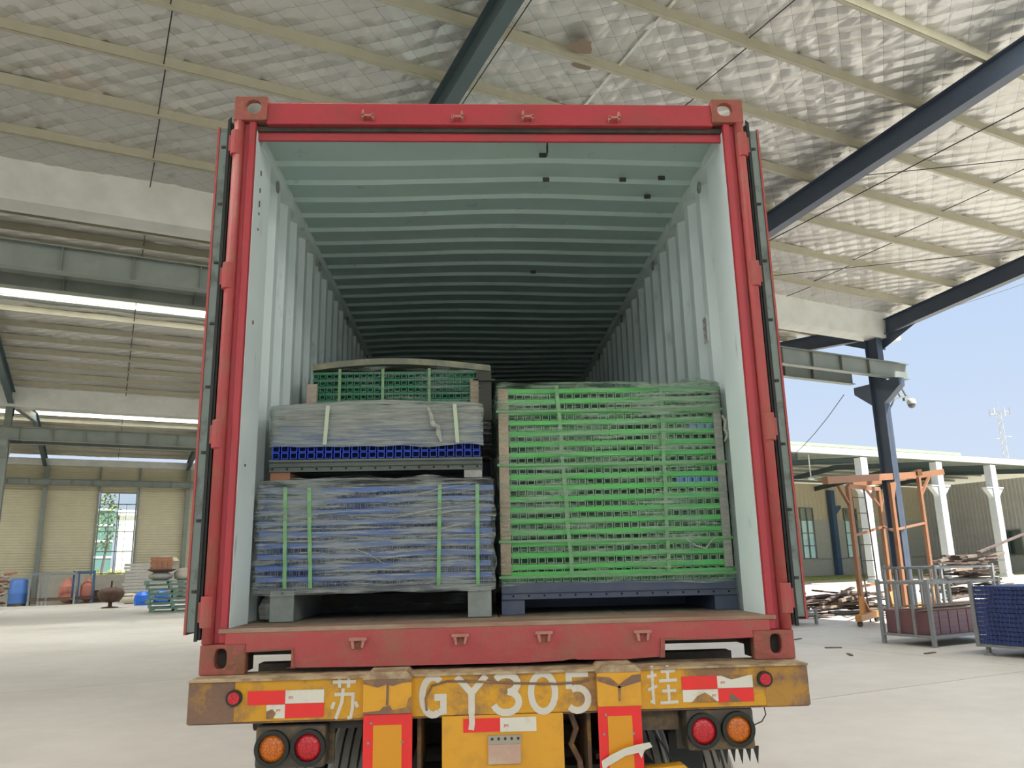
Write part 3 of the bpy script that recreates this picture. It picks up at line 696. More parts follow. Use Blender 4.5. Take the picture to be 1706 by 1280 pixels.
for u in (3.2, 12.5, 21.2, 28.2, 37.0):
    c = obj('white_column', G().box(u-0.36, u+0.36, -0.30, 0.30, -0.1, 9.10).box(u-0.42, u+0.42, -0.36, 0.36, -0.1, 0.12), WHITEC, ws, bevel=0.01)
    g = G(); g.prism([(u-1.15, 7.15), (u+1.15, 7.15), (u+0.36, 6.35), (u-0.36, 6.35)], 'y', -0.2, 0.2); g.box(u-1.15, u+1.15, -0.26, 0.26, 7.15, 7.25)
    obj('corbel', g, WHITEC, c)
def corr_wall(L, z0, z1, p=0.38, dep=0.08):
    path = []; x = 0
    while x < L: path += [(x, 0), (x+p*0.45, 0), (x+p*0.5, -dep), (x+p*0.95, -dep)]; x += p
    return G().sheet(path, 0.02, 'z', z0, z1, (0, 1))
bw_ = obj('beige_wall', corr_wall(46, 5.6, 9.5, 0.6, 0.03), BEIGE, ws, (0, 19.6, 0))
for a, b, z0, z1 in ((0, 26.3, 0, 1.70), (28.2, 32.8, 0, 1.7), (34.8, 46, 0, 1.7), (0, 26.3, 1.7, 5.7), (28.2, 32.8, 1.7, 5.7), (34.8, 46, 1.7, 5.7), (26.3, 28.2, 0, 1.7), (32.8, 34.8, 0, 1.7)):
    obj('rendered_wall', G().box(a, b, 19.5, 19.7, z0-0.1, z1), OUTG, ws)
for a, b in ((26.3, 28.2), (32.8, 34.8)):
    f_ = G(); f_.box(a, a+0.08, 19.4, 19.6, 1.7, 6.95); f_.box(b-0.08, b, 19.4, 19.6, 1.7, 6.95); f_.box(a, b, 19.4, 19.6, 6.87, 6.95); f_.box(a, b, 19.4, 19.6, 1.7, 1.78)
    f_.box((a+b)/2-0.04, (a+b)/2+0.04, 19.4, 19.6, 1.7, 6.95)
    for k in range(1, 4): f_.box(a, b, 19.4, 19.6, 1.7+1.31*k-0.04, 1.7+1.31*k+0.04)
    wn = obj('tall_window', f_, CRANE, ws)
    obj('pane', G().box(a+0.08, b-0.08, 19.46, 19.5, 1.78, 6.87), GLASSG, wn)
obj('blue_post', G().box(30.5, 31.1, 18.9, 19.4, 0.0, 8.8).prism([(31.1, 6.2), (31.9, 6.9), (31.9, 7.2), (31.1, 7.0)], 'y', 18.95, 19.35), BLUEST, ws)
# end wall of corrugated sheet running back from the eave
ew = obj('corrugated_wall', corr_wall(28, 1.5, 9.45, 0.42, 0.10), CORR, ws, (46.2, 19.6, 0), (0, 0, -PI/2))
obj('rendered_wall', G().box(46.0, 46.25, -8, 19.6, -0.1, 1.5), OUTG, ws)
for a, b in ((1.5, 4.2), (8.8, 11.4)):
    f_ = G(); f_.box(45.9, 46.02, a, b, 1.6, 4.2)
    wn = obj('window_frame', f_, CRANE, ws); wn.location = (0, 0, 0)
    obj('pane', G().box(45.86, 45.9, a+0.15, (a+b)/2-0.05, 1.75, 4.05).box(45.86, 45.9, (a+b)/2+0.05, b-0.15, 1.75, 4.05), GLASSG, wn)
def fan(u, v, lb):
    t = bthing('ceiling_fan', lb, 'fan', u, v, 9.3, 0, 'ceiling fans in the workshop')
    obj('down_rod', G().tube([(0, 0, -1.55), (0, 0, 0.2)], 0.05, 8), WHITEC, t)
    obj('motor', G().lathe([(0.10, -1.75), (0.22, -1.7), (0.22, -1.58), (0.1, -1.52)]), WHITEC, t)
    for k in range(3):
        a = 2*PI*k/3+0.5; obj('blade', G().box(0.2, 1.7, -0.09, 0.09, -1.66, -1.64), WHITEC, t, rot=(0, 0, a))
fan(47.5, 43.2, 'white ceiling fan left of the first white column')
fan(53.5, 44.0, 'white ceiling fan just right of the dark corbel column')
fan(66.5, 46.5, 'white ceiling fan between the two right white columns')

# telecom tower
tw = bthing('telecom_mast', 'slim lattice telecom mast in the sky at far right', 'mast', 252, 150, -0.2)
g = G(); Ht = 46.5
def mc(k, z): r = 1.5*(1-z/Ht*0.62); a = 2*PI*k/3; return Vector((r*math.cos(a), r*math.sin(a), z))
for k in range(3): obj('leg', G().tube([mc(k, 0), mc(k, Ht)], 0.13, 6), PLASTW, tw)
for i in range(15):
    z = Ht*i/15; z2 = Ht*(i+1)/15
    for k in range(3):
        g.bar(mc(k, z), mc((k+1) % 3, z2), 0.09); g.bar(mc(k, z2), mc((k+1) % 3, z2), 0.09)
obj('lattice', g, PLASTW, tw)
for z, r in ((28, 1.9), (38, 2.1), (46, 2.6)):
    g = G(); g.ring((0, 0), r, r-0.15, 0, 0.15, 16)
    o = obj('platform', g, PLASTW, tw, (0, 0, z), (PI/2, 0, 0))
for k in range(6):
    a = PI*k/3; obj('antenna', G().box(-0.18, 0.18, -0.1, 0.1, 0, 2.2), PLASTW, tw, (2.7*math.cos(a), 2.7*math.sin(a), 45.2), (0, 0, a))
o = obj('lightning_rod', G().tube([(0, 0, 46), (0, 0, 50)], 0.06, 6), PLASTW, tw)

# service wire across the sky, and the stay wire
def wire(label, a, b, sag, r=0.02):
    A = BW(*a); B = BW(*b); d = B-A
    pts = [tuple(d*t+Vector((0, 0, -sag*4*t*(1-t)))) for t in [i/12 for i in range(13)]]
    o = obj('overhead_wire', G().tube(pts, r, 5), CABLE, None, A); tag(o, label, 'wire')
wire('thin black wire sloping across the sky above the column top', (22.3, 16.5, 9.20), (34, 16.5, 13.1), 0.12, 0.012)
wire('thin stay wire falling left from the corbel towards the workshop', (20.9, 17.3, 6.9), (38, 40.5, 8.0), 1.2, 0.014)

# camera on its bracket
cc = bthing('security_camera', 'round security camera hung from a bracket on the tall column', 'camera', 22.05, D1-0.1, 6.55)
g = G(); g.bar((0.05, 0, 0.15), (1.12, 0, 0.35), 0.05); g.bar((0.05, 0, -0.2), (0.42, 0, 0.2), 0.045); g.bar((0.72, 0, 0.3), (0.1, 0, 1.22), 0.05); g.bar((1.02, 0, 0.34), (0.40, 0, 1.24), 0.05); g.box(-0.02, 0.06, -0.06, 0.06, -0.45, 0.25)
obj('bracket', g, CRANE, cc)
obj('housing', G().lathe([(0.06, 0.06), (0.13, 0.02), (0.14, -0.10), (0.14, -0.13)], (1.22, 0, 0.22)), PLASTW, cc, smooth=True)
obj('dome', G().lathe([(0.12, 0.0), (0.115, -0.06), (0.08, -0.12), (0.03, -0.145)], (1.22, 0, 0.10)), M('smoked_dome', (0.12, 0.12, 0.13), 0.2), cc, smooth=True)
obj('arm_clip', G().box(0.86, 0.98, -0.04, 0.04, 0.18, 0.3), CRANE, cc)

# ---------------------------------------------------------------- orange gantry on casters
gy = bthing('orange_gantry', 'orange steel gantry frame on casters in front of the tall column', 'gantry', 18.45, 15.5)
O = Vector((18.45, 15.5, 0))
def L(u, v, z): return (u-O.x, v-O.y, z)
P1, P2, P3, P4 = (18.45, 15.5, 3.72), (22.6, 17.8, 4.0), (21.0, 16.1, 3.95), (24.7, 17.8, 4.42)
for i, (u, v, h) in enumerate((P1, P2, P3, P4)):
    obj('post', G().bar(L(u, v, 0.18), L(u, v, h), 0.11), ORANGE, gy)
obj('top_beam', G().bar(L(17.35, 15.3, 3.83), L(23.7, 17.2, 4.38), 0.16, 0.20), ORANGE, gy)
obj('top_beam', G().bar(L(21.6, 18.0, 4.08), L(26.3, 18.0, 4.66), 0.16, 0.20), ORANGE, gy)
obj('cross_beam', G().bar(L(23.7, 17.0, 4.45), L(24.7, 18.1, 4.5), 0.14, 0.2), ORANGE, gy)
obj('cross_beam', G().bar(L(18.45, 15.5, 3.72), L(22.6, 17.8, 3.95), 0.10, 0.12), ORANGE, gy)
for a, b in (((18.0, 15.45, 3.72), (18.45, 15.5, 3.15)), ((22.0, 17.8, 3.95), (22.6, 17.8, 3.35)), ((23.1, 17.9, 4.0), (22.6, 17.8, 3.35)), ((21.6, 16.4, 4.0), (21.0, 16.1, 3.35)), ((25.4, 17.9, 4.45), (24.7, 17.8, 3.75)), ((24.9, 17.9, 4.45), (24.7, 17.8, 3.9))):
    obj('knee_brace', G().bar(L(*a), L(*b), 0.09, 0.05), ORANGE, gy)
for a, b in (((18.45, 15.5, 2.35), (22.6, 17.8, 2.72)), ((22.6, 17.8, 2.72), (21.0, 16.1, 2.5)), ((21.0, 16.1, 2.55), (24.7, 17.8, 2.85)),
             ((18.45, 15.5, 0.98), (22.6, 17.8, 1.0)), ((22.6, 17.8, 1.0), (21.0, 16.1, 0.95)), ((21.0, 16.1, 0.95), (24.7, 17.8, 1.0))):
    obj('rail', G().bar(L(*a), L(*b), 0.05, 0.07), ORANGE, gy)
for (a, b) in (((17.55, 14.9), (19.5, 15.9)), ((22.0, 17.1), (24.9, 18.0)), ((20.3, 15.4), (21.4, 16.5))):
    obj('foot_beam', G().bar(L(a[0], a[1], 0.22), L(b[0], b[1], 0.22), 0.16, 0.16), OCHRE, gy)
for a, b in (((18.05, 15.2, 0.28), (18.45, 15.5, 0.75)), ((18.95, 15.7, 0.28), (18.45, 15.5, 0.75)), ((24.3, 17.6, 0.28), (24.7, 17.8, 0.8)), ((25.0, 18.1, 0.28), (24.7, 17.8, 0.8)), ((22.3, 17.5, 0.28), (22.6, 17.8, 0.7))):
    obj('foot_brace', G().bar(L(*a), L(*b), 0.10, 0.06), OCHRE, gy)
for (u, v) in ((17.65, 14.95), (19.4, 15.85), (22.05, 17.12), (24.8, 17.97), (20.4, 15.5), (21.3, 16.4)):
    o = obj('caster', G().disc((0, 0), 0.075, -0.03, 0.03, 16), DARK, gy, (u-O.x, v-O.y, 0.075))
# ladder
ld = bthing('steel_ladder', 'thin dark ladder leaning inside the orange gantry', 'ladder', 19.2, 15.9)
for s_ in (0, 1):
    obj('rail', G().bar((0.52*s_, 0, 0.0), (-0.3+0.55*s_+0.28, 0.12, 3.72), 0.028), DARK, ld)
for k in range(8):
    z = 0.45*(k+0.7); t = z/3.72; obj('rung', G().bar((-0.02*t, 0.12*t, z), (0.52+0.01*t, 0.12*t, z), 0.022), DARK, ld)

# ---------------------------------------------------------------- crates at right
def cage(label, u, v, lu, lv, h, nb, mat=CAGE, zb=0.22):
    t = bthing('steel_cage_crate', label, 'crate', u, v)
    for a in (0, lu):
        for b in (0, lv): obj('post', G().box(a-0.035, a+0.035, b-0.035, b+0.035, 0, h), mat, t)
    for a in (0, lu):
        obj('rail', G().box(a-0.02, a+0.02, 0, lv, h-0.09, h-0.04), mat, t); obj('rail', G().box(a-0.025, a+0.025, 0, lv, zb-0.05, zb), mat, t)
    for b in (0, lv):
        obj('rail', G().box(0, lu, b-0.02, b+0.02, h-0.09, h-0.04), mat, t); obj('rail', G().box(0, lu, b-0.025, b+0.025, zb-0.05, zb), mat, t)
    for k in range(nb):
        q = lv*(k+1)/(nb+1); obj('bar', G().box(-0.02, 0.02, q-0.025, q+0.025, zb, h-0.05), mat, t)
    for k in range(nb+1):
        q = lu*(k+1)/(nb+2); obj('bar', G().box(q-0.02, q+0.02, lv-0.02, lv+0.02, zb, h-0.05), mat, t)
    obj('deck', G().box(0, lu, 0, lv, zb-0.02, zb), mat, t)
    return t
cg = cage('grey open crate holding maroon sheets, nearest to the gantry', 14.72, 10.75, 2.3, 1.15, 1.30, 2)
def slab_stack(name, label, cat, group, u, v, z0, lu, lv, n_, th, mat, gapf=0.72, jitter=0.02):
    rr = random.Random(len(label)); src = None
    for i in range(n_):
        g = G().box(0, lu, 0, lv, 0, th*gapf) if src is None else None
        if src is None:
            o = bthing(name, label, cat, u, v, z0, 0, group); b = obj('sheet', g, mat, o); src = (o, b)
            gg = G()
            for k in range(int(lu/0.16)): gg.box(0.16*k+0.05, 0.16*k+0.07, -0.008, 0, 0, th)
            for k in range(int(lv/0.16)): gg.box(-0.008, 0, 0.16*k+0.05, 0.16*k+0.07, 0, th)
            le = obj('lattice_edge', gg, BLUEL if mat in (BLUE, VIVID) else MAROON, o); le['kind'] = 'stuff'
        else:
            c = copy_tree(src[0]); c.location = BW(u+rr.uniform(-jitter, jitter), v+rr.uniform(-jitter, jitter), z0+th*i)
msrc = G().box(0, 0.27, 0, 1.02, 0, 0.455); mln = G()
for k in range(4): mln.box(0.02, 0.25, -0.004, 0, 0.07+0.10*k, 0.076+0.10*k)
for k in range(7):
    o = bthing('maroon_panel', 'maroon steel panel standing upright in the grey open crate' , 'panel', 14.80+0.295*k, 10.84, 0.225, 0, 'maroon panels in the grey crate')
    obj('sheet', msrc, MAROON, o, bevel=0.004); obj('seam_line', mln, BLUEL, o)['kind'] = 'stuff'
for k, (a, b, r_) in enumerate(((0.0, 0.1, 0.04), (0.1, 0.45, -0.05), (0.05, 0.8, 0.02), (0.3, 0.25, 0.08), (0.2, 0.62, -0.03))):
    o = obj('loose_board', G().box(-0.05, 2.0, -0.07, 0.07, 0, 0.016), WOODL, None, BW(14.8+a, 10.85+b, 0.69+0.017*k), (0.0, 0.0, AL+r_))
    tag(o, 'pale thin board lying on the maroon sheets in the grey crate', 'board', 'boards on the maroon sheets')
# second cage behind
cage('grey empty cage crate behind the one with maroon sheets', 17.6, 12.6, 2.2, 1.4, 1.55, 3)
# blue stack at the right edge
bs = bthing('blue_grating_stack', 'tall stack of blue grid panels on a footed stand at the right edge', 'stack', 14.25, 7.3)
for a, b in ((0.1, 2.12), (1.3, 2.12), (1.3, 0.1)):
    obj('foot', G().box(a-0.03, a+0.03, b-0.03, b+0.03, 0.03, 0.3).lathe([(0.09, 0), (0.09, 0.02), (0.04, 0.05)], (a, b, 0)), CAGE, bs)
obj('foot', G().box(0.07, 0.13, 0.07, 0.13, 0, 0.3), CAGE, bs)
obj('stand_frame', G().box(0, 1.4, 0, 2.25, 0.15, 0.2).box(-0.03, 0.03, 2.19, 2.26, 0.15, 1.30), CAGE, bs)
gp = G().box(0, 1.4, 0, 2.2, 0, 0.055)
g2 = G()
for k in range(28): g2.box(-0.012, 0, 0.03+0.078*k, 0.036+0.078*k, -0.012, 0.067)
g2.box(-0.014, 0, 0, 2.2, 0.060, 0.064); s2_kind = 'stuff'
s1 = obj('grid_panel', gp, M('deep_blue_panel', (0.014, 0.028, 0.11), 0.5, 0, (0.03, 0.065, 0.20), 3, 0.6), bs, (0, 0, 0.21)); s2 = obj('panel_edge', g2, M('blue_panel_edge', (0.055, 0.10, 0.27), 0.5), s1)
for i in range(1, 13):
    c = s1.copy(); COL.objects.link(c); c.parent = bs; c.location = (random.uniform(-0.012, 0.012), random.uniform(-0.02, 0.02), 0.21+0.0785*i)
    d = s2.copy(); COL.objects.link(d); d.parent = c
for k in range(6):
    o = obj('rubble_chunk', G().lathe([(0.05, 0), (0.13, 0.03), (0.10, 0.09), (0.03, 0.11)], n=7), PLASTER, None, BW(14.45+0.18*k, 8.1+0.22*k*(-1)**k*0.6, 1.232), (0, 0, k))
    tag(o, 'grey broken chunk lying on top of the blue grid panels', 'rubble', 'chunks on the blue stack')

# plank heaps
def planks(label, group, uc, vc, n_, ru, rv, zmax, seed, lr=(1.2, 2.8)):
    rr = random.Random(seed)
    srcs = [obj('plank', G().box(-l_/2, l_/2, -w_/2, w_/2, 0, t_), m_) for l_, w_, t_, m_ in ((2.6, 0.16, 0.045, WOODD), (1.9, 0.22, 0.06, WOODD), (2.3, 0.11, 0.09, WOODL), (1.4, 0.3, 0.03, WOODD))]
    for i in range(n_):
        s_ = srcs[i % 4]; o = s_ if i < 4 else s_.copy()
        if i >= 4: COL.objects.link(o)
        q = i/n_; z = 0.02+zmax*q; k = (1-0.45*q)
        o.location = BW(uc+rr.uniform(-ru, ru)*k, vc+rr.uniform(-rv, rv)*k, z)
        o.rotation_euler = (rr.uniform(-0.10, 0.10), rr.uniform(-0.10, 0.10)*(0.3+q), AL+rr.uniform(-0.5, 0.5))
        tag(o, label, 'plank', group)
planks('weathered plank in the low heap between the container door and gantry', 'planks in the low heap', 20.9, 18.7, 42, 2.3, 0.7, 0.62, 3)
planks('dark weathered plank in the tall heap behind the crates', 'planks in the tall heap', 28.2, 18.8, 60, 1.7, 0.9, 1.75, 5)
o = obj('long_plank', G().box(-1.5, 1.5, -0.08, 0.08, 0, 0.05), WOODD, None, BW(29.6, 18.3, 2.15), (0, -0.22, AL)); tag(o, 'long dark plank sticking up to the right from the tall heap', 'plank')
planks('dark board in the block pile right beside the container door', 'boards beside the container door', 19.0, 19.3, 16, 0.35, 0.4, 1.15, 8)
rk = cage('small grey rack peeping out beside the right container door', 16.3, 16.3, 1.25, 0.8, 0.42, 0, CAGE, 0.3)
for k, (u, v, a) in enumerate(((14.0, 13.6, 0.3), (13.2, 11.9, -0.6), (12.5, 10.9, 0.9), (13.8, 10.2, 0.1))):
    o = obj('wood_scrap', G().box(-0.16, 0.16, -0.03, 0.03, 0, 0.02), WOODD, None, BW(u, v, 0.0), (0, 0, AL+a)); tag(o, 'small dark wood scrap lying on the floor in front of the crates', 'scrap', 'scraps on the right floor')

# ---------------------------------------------------------------- things along the end wall at left
# stack of green pallets
def pallet(label, u, v, z, rot, lu=2.1, lv=1.1, h=0.19, mat=PALLETG):
    t = bthing('green_pallet', label, 'pallet', u, v, z, rot, 'green pallets stacked by the container door')
    obj('deck_top', G().box(-lu/2, lu/2, -lv/2, lv/2, h-0.04, h), mat, t); obj('deck_bottom', G().box(-lu/2, lu/2, -lv/2, lv/2, 0, 0.04), mat, t)
    for a in (-lu/2+0.08, 0, lu/2-0.08): obj('bearer', G().box(a-0.07, a+0.07, -lv/2+0.01, lv/2-0.01, 0.04, h-0.04), mat, t)
    return t
labs = ['bottom green pallet of the stack, resting on the floor', 'second green pallet from the floor in the stack', 'third green pallet from the floor in the stack', 'fourth green pallet from the floor, middle of the stack', 'fifth green pallet from the floor in the stack', 'sixth green pallet from the floor in the stack', 'topmost green pallet of the stack, under the sacks']
for k in range(7): pallet(labs[k], 2.95+[0.1, 0, -0.1, 0.02, 0, -0.15, -0.2][k], 41.0, 0.0+0.205*k, [0.05, -0.03, 0.02, 0, 0.03, -0.02, 0.04][k])
o = obj('white_sack', G().lathe([(0.3, 0), (0.45, 0.06), (0.5, 0.3), (0.3, 0.5), (0.1, 0.54)], n=14), SACK, None, BW(3.40, 41.1, 1.43), smooth=True); tag(o, 'pale bulging sack on the right of the pallet stack top', 'sack')
o = obj('grey_sack', G().lathe([(0.3, 0), (0.5, 0.1), (0.55, 0.22), (0.3, 0.36)], n=12), CARDG, None, BW(2.35, 41.0, 1.43), smooth=True); tag(o, 'flat grey sack on the left of the pallet stack top', 'sack')
bk = bthing('brick_crate', 'small round crate of reddish bricks on the pallet stack', 'crate', 2.38, 40.95, 1.79)
obj('tray', G().lathe([(0.35, 0.0), (0.62, 0.10), (0.62, 0.14), (0.3, 0.14)], n=16), WOODD, bk)
src = obj('brick', G().box(0, 0.22, 0, 0.12, 0, 0.10), BRICKM, bk, (-0.5, -0.35, 0.14))
for k in range(5):
    for j in range(4):
        for i in range(2):
            if k+j+i == 0: continue
            c = src.copy(); COL.objects.link(c); c.parent = bk; c.location = (-0.52+0.235*j+0.03*(k % 2), -0.35+0.3*i, 0.14+0.11*k)
# shallow cast iron bowl (rotor)
rt = bthing('iron_vessel', 'rusty round iron vessel on a short pedestal left of the blue bundle', 'vessel', 0.40, 48.5)
obj('bowl', G().lathe([(0.12, 0.28), (0.45, 0.34), (0.64, 0.60), (0.66, 0.80), (0.50, 1.0), (0.2, 1.06), (0.06, 1.05)], n=24), IRON, rt, smooth=True)
obj('pedestal', G().lathe([(0.42, 0), (0.40, 0.04), (0.10, 0.08), (0.09, 0.30)], n=16), IRON, rt)
obj('spindle', G().tube([(0, 0, 1.02), (0, 0, 1.40)], 0.045, 8), IRON, rt)
obj('handle_bar', G().tube([(-1.0, 0, 0.55), (1.1, 0, 0.58)], 0.03, 6), IRON, rt)
# blue plastic bundles
for k, (du, lb) in enumerate(((0.0, 'left bright blue plastic bundle on the floor beside the pallets'), (0.98, 'right bright blue plastic bundle touching the pallet stack'))):
    g = G().lathe([(0.42, 0), (0.47, 0.25), (0.42, 0.55), (0.2, 0.75), (0.05, 0.77)], n=9)
    o = obj('blue_bundle', g, BAGB, None, BW(2.05+du, 50.5, 0), (0, 0, k), smooth=False); tag(o, lb, 'bundle')
o = obj('rope_coil', G().lathe([(0.2, 0), (0.42, 0.1), (0.42, 0.5), (0.15, 0.62)], n=12), SACK, None, BW(1.45, 53.5, 0), smooth=True); tag(o, 'pale round bundle between the iron vessel and blue bundles', 'bundle')
# stacked grey sheets against the wall
st0 = bthing('wrapped_sheet_stack', 'long pale stack of sheets along the wall under the window', 'stack', 1.0, 57.0)
src = obj('sheet', G().box(0, 3.2, 0, 1.2, 0, 0.17), CARDG, st0, (0, 0, 0.0))
for k in range(1, 12):
    c = src.copy(); COL.objects.link(c); c.parent = st0; c.location = (random.uniform(-0.12, 0.12)+0.02*k, 0, 0.2*k)
o = obj('crumpled_tarp', G().lathe([(0.5, 0), (0.9, 0.12), (0.7, 0.35), (0.1, 0.42)], n=9), SACK, None, BW(3.5, 57.3, 2.38)); tag(o, 'crumpled pale tarp on the right end of the sheet stack', 'tarp')
# cages at left
def gate(label, u, v, lu, h, posts, mat):
    t = bthing('rail_trolley', label, 'trolley', u, v)
    for a in posts: obj('post', G().box(a-0.05, a+0.05, -0.05, 0.05, 0, h), mat, t); 
    obj('top_rail', G().box(0, lu, -0.04, 0.04, h-0.14, h-0.04), mat, t); obj('base_rail', G().box(0, lu, -0.05, 1.0, 0.25, 0.42), IRON, t)
    for a in (0, lu): obj('back_post', G().box(a-0.05, a+0.05, 0.9, 1.0, 0, h), mat, t)
    obj('back_rail', G().box(0, lu, 0.92, 1.0, h-0.2, h-0.1), mat, t)
gate('grey railed trolley with uprights beside the blue drum', -3.95, 56.5, 2.4, 1.95, (0, 0.5, 0.72, 0.92, 2.4), CAGE)
gate('blue grey railed trolley, right of the two along the wall', -1.7, 57.6, 1.15, 2.0, (0, 0.3, 1.1), BLUEST)
dr = bthing('plastic_drum', 'upright blue plastic drum at the left end of the trolleys', 'drum', -4.55, 57.0)
obj('body', G().lathe([(0.46, 0.12), (0.50, 0.2), (0.50, 0.7), (0.52, 0.75), (0.50, 0.8), (0.48, 1.45), (0.40, 1.58), (0.1, 1.6)], n=20), DRUM, dr, smooth=True)
obj('rim', G().lathe([(0.48, 0.0), (0.48, 0.14), (0.3, 0.14)], n=20), DARK, dr)
for k, (u, v, z, s_) in enumerate(((-2.0, 58.95, 1.75, 0.42), (-0.9, 59.4, 1.6, 0.34))):
    o = obj('salmon_bag', G().lathe([(0.2*s_, 0), (0.9*s_*1.4, 0.1), (s_*1.2, 0.4), (0.3*s_, 0.6)], n=10), PINKC, None, BW(u, v, 0.0)); 
    o.scale = (1, 1, 2.6); tag(o, ['tall salmon coloured heap behind the left trolley', 'salmon coloured heap behind the blue trolley'][k], 'heap')
rr = random.Random(12)
br = [obj('orange_scrap', G().box(-0.34, 0.34, -0.09, 0.09, 0, 0.10), BRICKM), obj('orange_scrap', G().box(-0.4, 0.4, -0.1, 0.1, 0, 0.06), SACK)]
for i in range(46):
    o = br[i % 2] if i < 2 else br[i % 2].copy()
    if i >= 2: COL.objects.link(o)
    q = i/46; o.location = BW(-5.7+rr.uniform(-1.1, 1.1)*(1-0.5*q), 58.2+rr.uniform(-0.5, 0.5), 0.02+2.0*q); o.rotation_euler = (rr.uniform(-0.3, 0.3), rr.uniform(-0.5, 0.5), AL+rr.uniform(-1, 1))
    tag(o, 'orange or pale scrap piece in the heap left of the blue drum', 'scrap', 'scrap heap left of the drum')
tb = bthing('green_cart', 'low dark cart with blue and green bins at the left edge', 'cart', -5.75, 52.0)
obj('bed', G().box(-1.2, 0.5, 0, 0.9, 0.35, 0.75), DARK, tb)
obj('blue_bin', G().box(-1.1, -0.3, 0.1, 0.8, 0.75, 1.5), BLUE, tb); obj('green_bin', G().box(-0.25, 0.4, 0.1, 0.8, 0.75, 1.3), PALLETG, tb)
for a in (-1.0, 0.35): obj('leg', G().box(a-0.04, a+0.04, 0.05, 0.13, 0, 0.36), DARK, tb)
o = obj('brown_crate', G().box(0, 1.3, 0, 0.6, 0.0, 0.75).box(1.25, 1.33, -0.05, 0.65, 0, 0.95), IRON, None, BW(-0.55, 58.8, 0), (0, 0, AL)); tag(o, 'low brown crate between the blue trolley and the iron vessel', 'crate')

#CONTAINER#
# ================================================================== THE TRAILER
ZB = 1.37
tl = thing('trailer', 'worn yellow semi trailer carrying the red container, seen from behind', 'trailer', (0, 0, 0))
T = Vector((0, 0, ZB))
def tz(g, name, mat, par=None, bevel=0.0, smooth=False):     # parts given in container heights
    p = par or tl
    return obj(name, g, mat, p, (0, 0, ZB if p is tl else 0), smooth=smooth, bevel=bevel)
# rear beam: channel with top flange, face at y=-0.12
beam = tz(G().box(-1.035, 1.035, -0.12, -0.105, -0.155, -0.005), 'rear_beam', YELLOW)
tz(G().box(-1.21, -1.035, -0.122, -0.105, -0.158, -0.003), 'beam_end', RUSTB); tz(G().box(1.035, 1.21, -0.122, -0.105, -0.158, -0.003), 'beam_end', RUSTB)
tz(G().box(-1.21, 1.21, -0.135, 0.10, -0.008, 0.0), 'top_flange', FLANGE)
tz(G().box(-1.21, 1.21, -0.105, 0.06, -0.165, -0.155), 'bottom_flange', RUSTB)
tz(G().box(-1.2, 1.2, 0.04, 0.06, -0.155, -0.008), 'inner_web', DARK)
# crooked weld bead
bz = [(-0.30, -0.135), (-0.305, -0.09), (-0.28, -0.045), (-0.22, -0.03), (-0.1, -0.035), (0.05, -0.045), (0.2, -0.052), (0.3, -0.048), (0.36, -0.035)]
tz(G().tube([(x, -0.123, z) for x, z in bz], 0.0048, 6), 'rust_seam', RUSTB)
# hook boxes
def hookbox(x0, x1, z0, z1, n_):
    h = tz(G().box(x0, x1, -0.150, -0.12, z0, z1), 'buffer_plate', YELLOW2, bevel=0.004)
    xm = (x0+x1)/2; wd = x1-x0; g = G()
    rr = random.Random(n_)
    def blob(pts):
        g.prism([(x, z) for x, z in pts], 'y', -0.1516, -0.1495)
    zc = (z0+z1)/2
    if n_ == 1:
        blob([(x0, z1), (x1, z1), (x1, z1-0.012), (xm+wd*0.3, z1-0.016), (xm+wd*.12, z1-0.026), (xm-0.005, z1-0.020), (xm-wd*0.2, z1-0.030), (x0, z1-0.016)])
        blob([(xm-0.004, z1-0.02), (xm+0.006, z1-0.02), (xm+0.005, zc), (xm+0.004, z0+0.03), (xm-0.006, z0+0.03), (xm-0.004, zc)])
        blob([(x0, z0), (x1, z0), (x1, zc), (x1-0.012, zc-0.01), (x1-0.02, z0+0.022), (xm+0.02, z0+0.013), (xm+0.01, z0+0.03), (xm-0.015, z0+0.026), (xm-0.03, z0+0.012), (x0, z0+0.008)])
    else:
        blob([(x0, z1-0.03), (xm, z1-0.058), (xm, z1-0.046), (xm-wd*0.22, z1-0.018), (x0, z1-0.014)])
        blob([(xm, z1-0.058), (x1, z1-0.036), (x1, z1-0.008), (xm+wd*0.3, z1-0.012), (xm, z1-0.044)])
        blob([(xm-0.007, z0+0.02), (xm+0.003, z0+0.02), (xm+0.006, z1-0.05), (xm-0.006, z1-0.05)])
    obj('rust_patch', g, RUSTB, h)
    c = G(); c.prism([(x0-0.005, z1), (x0+0.02, z1+0.026), (x1-0.02, z1+0.026), (x1+0.005, z1)], 'y', -0.15, 0.02)
    obj('top_cap', c, FLANGE, h)
hookbox(-0.542, -0.357, -0.138, -0.012, 1); hookbox(0.362, 0.534, -0.138, -0.012, 2)
# lettering
def strokes(name, lst, wd, x0, z0, sx, sz, y0=-0.1222, y1=-0.1195):
    g = G()
    for i_, pts in enumerate(lst): g.ribbon([(x0+p[0]*sx, z0+p[1]*sz) for p in pts], wd, y0-0.00012*i_, y1)
    return tz(g, name, WPAINT)
def arc(cx, cz, rx, rz, a0, a1, n=10): return [(cx+rx*math.cos(math.radians(a0+(a1-a0)*i/n)), cz+rz*math.sin(math.radians(a0+(a1-a0)*i/n))) for i in range(n+1)]
strokes('painted_character', [[(0.02, 0.90), (0.98, 0.90)], [(0.30, 1.0), (0.30, 0.76)], [(0.68, 1.0), (0.68, 0.76)],
    [(0.10, 0.60), (0.88, 0.60), (0.86, 0.25), (0.80, 0.05), (0.66, 0.04)], [(0.46, 0.74), (0.42, 0.42), (0.18, 0.02)], [(0.10, 0.42), (0.0, 0.26)], [(0.98, 0.42), (1.08, 0.28)]], 0.0125, -0.665, -0.158, 0.092, 0.152)
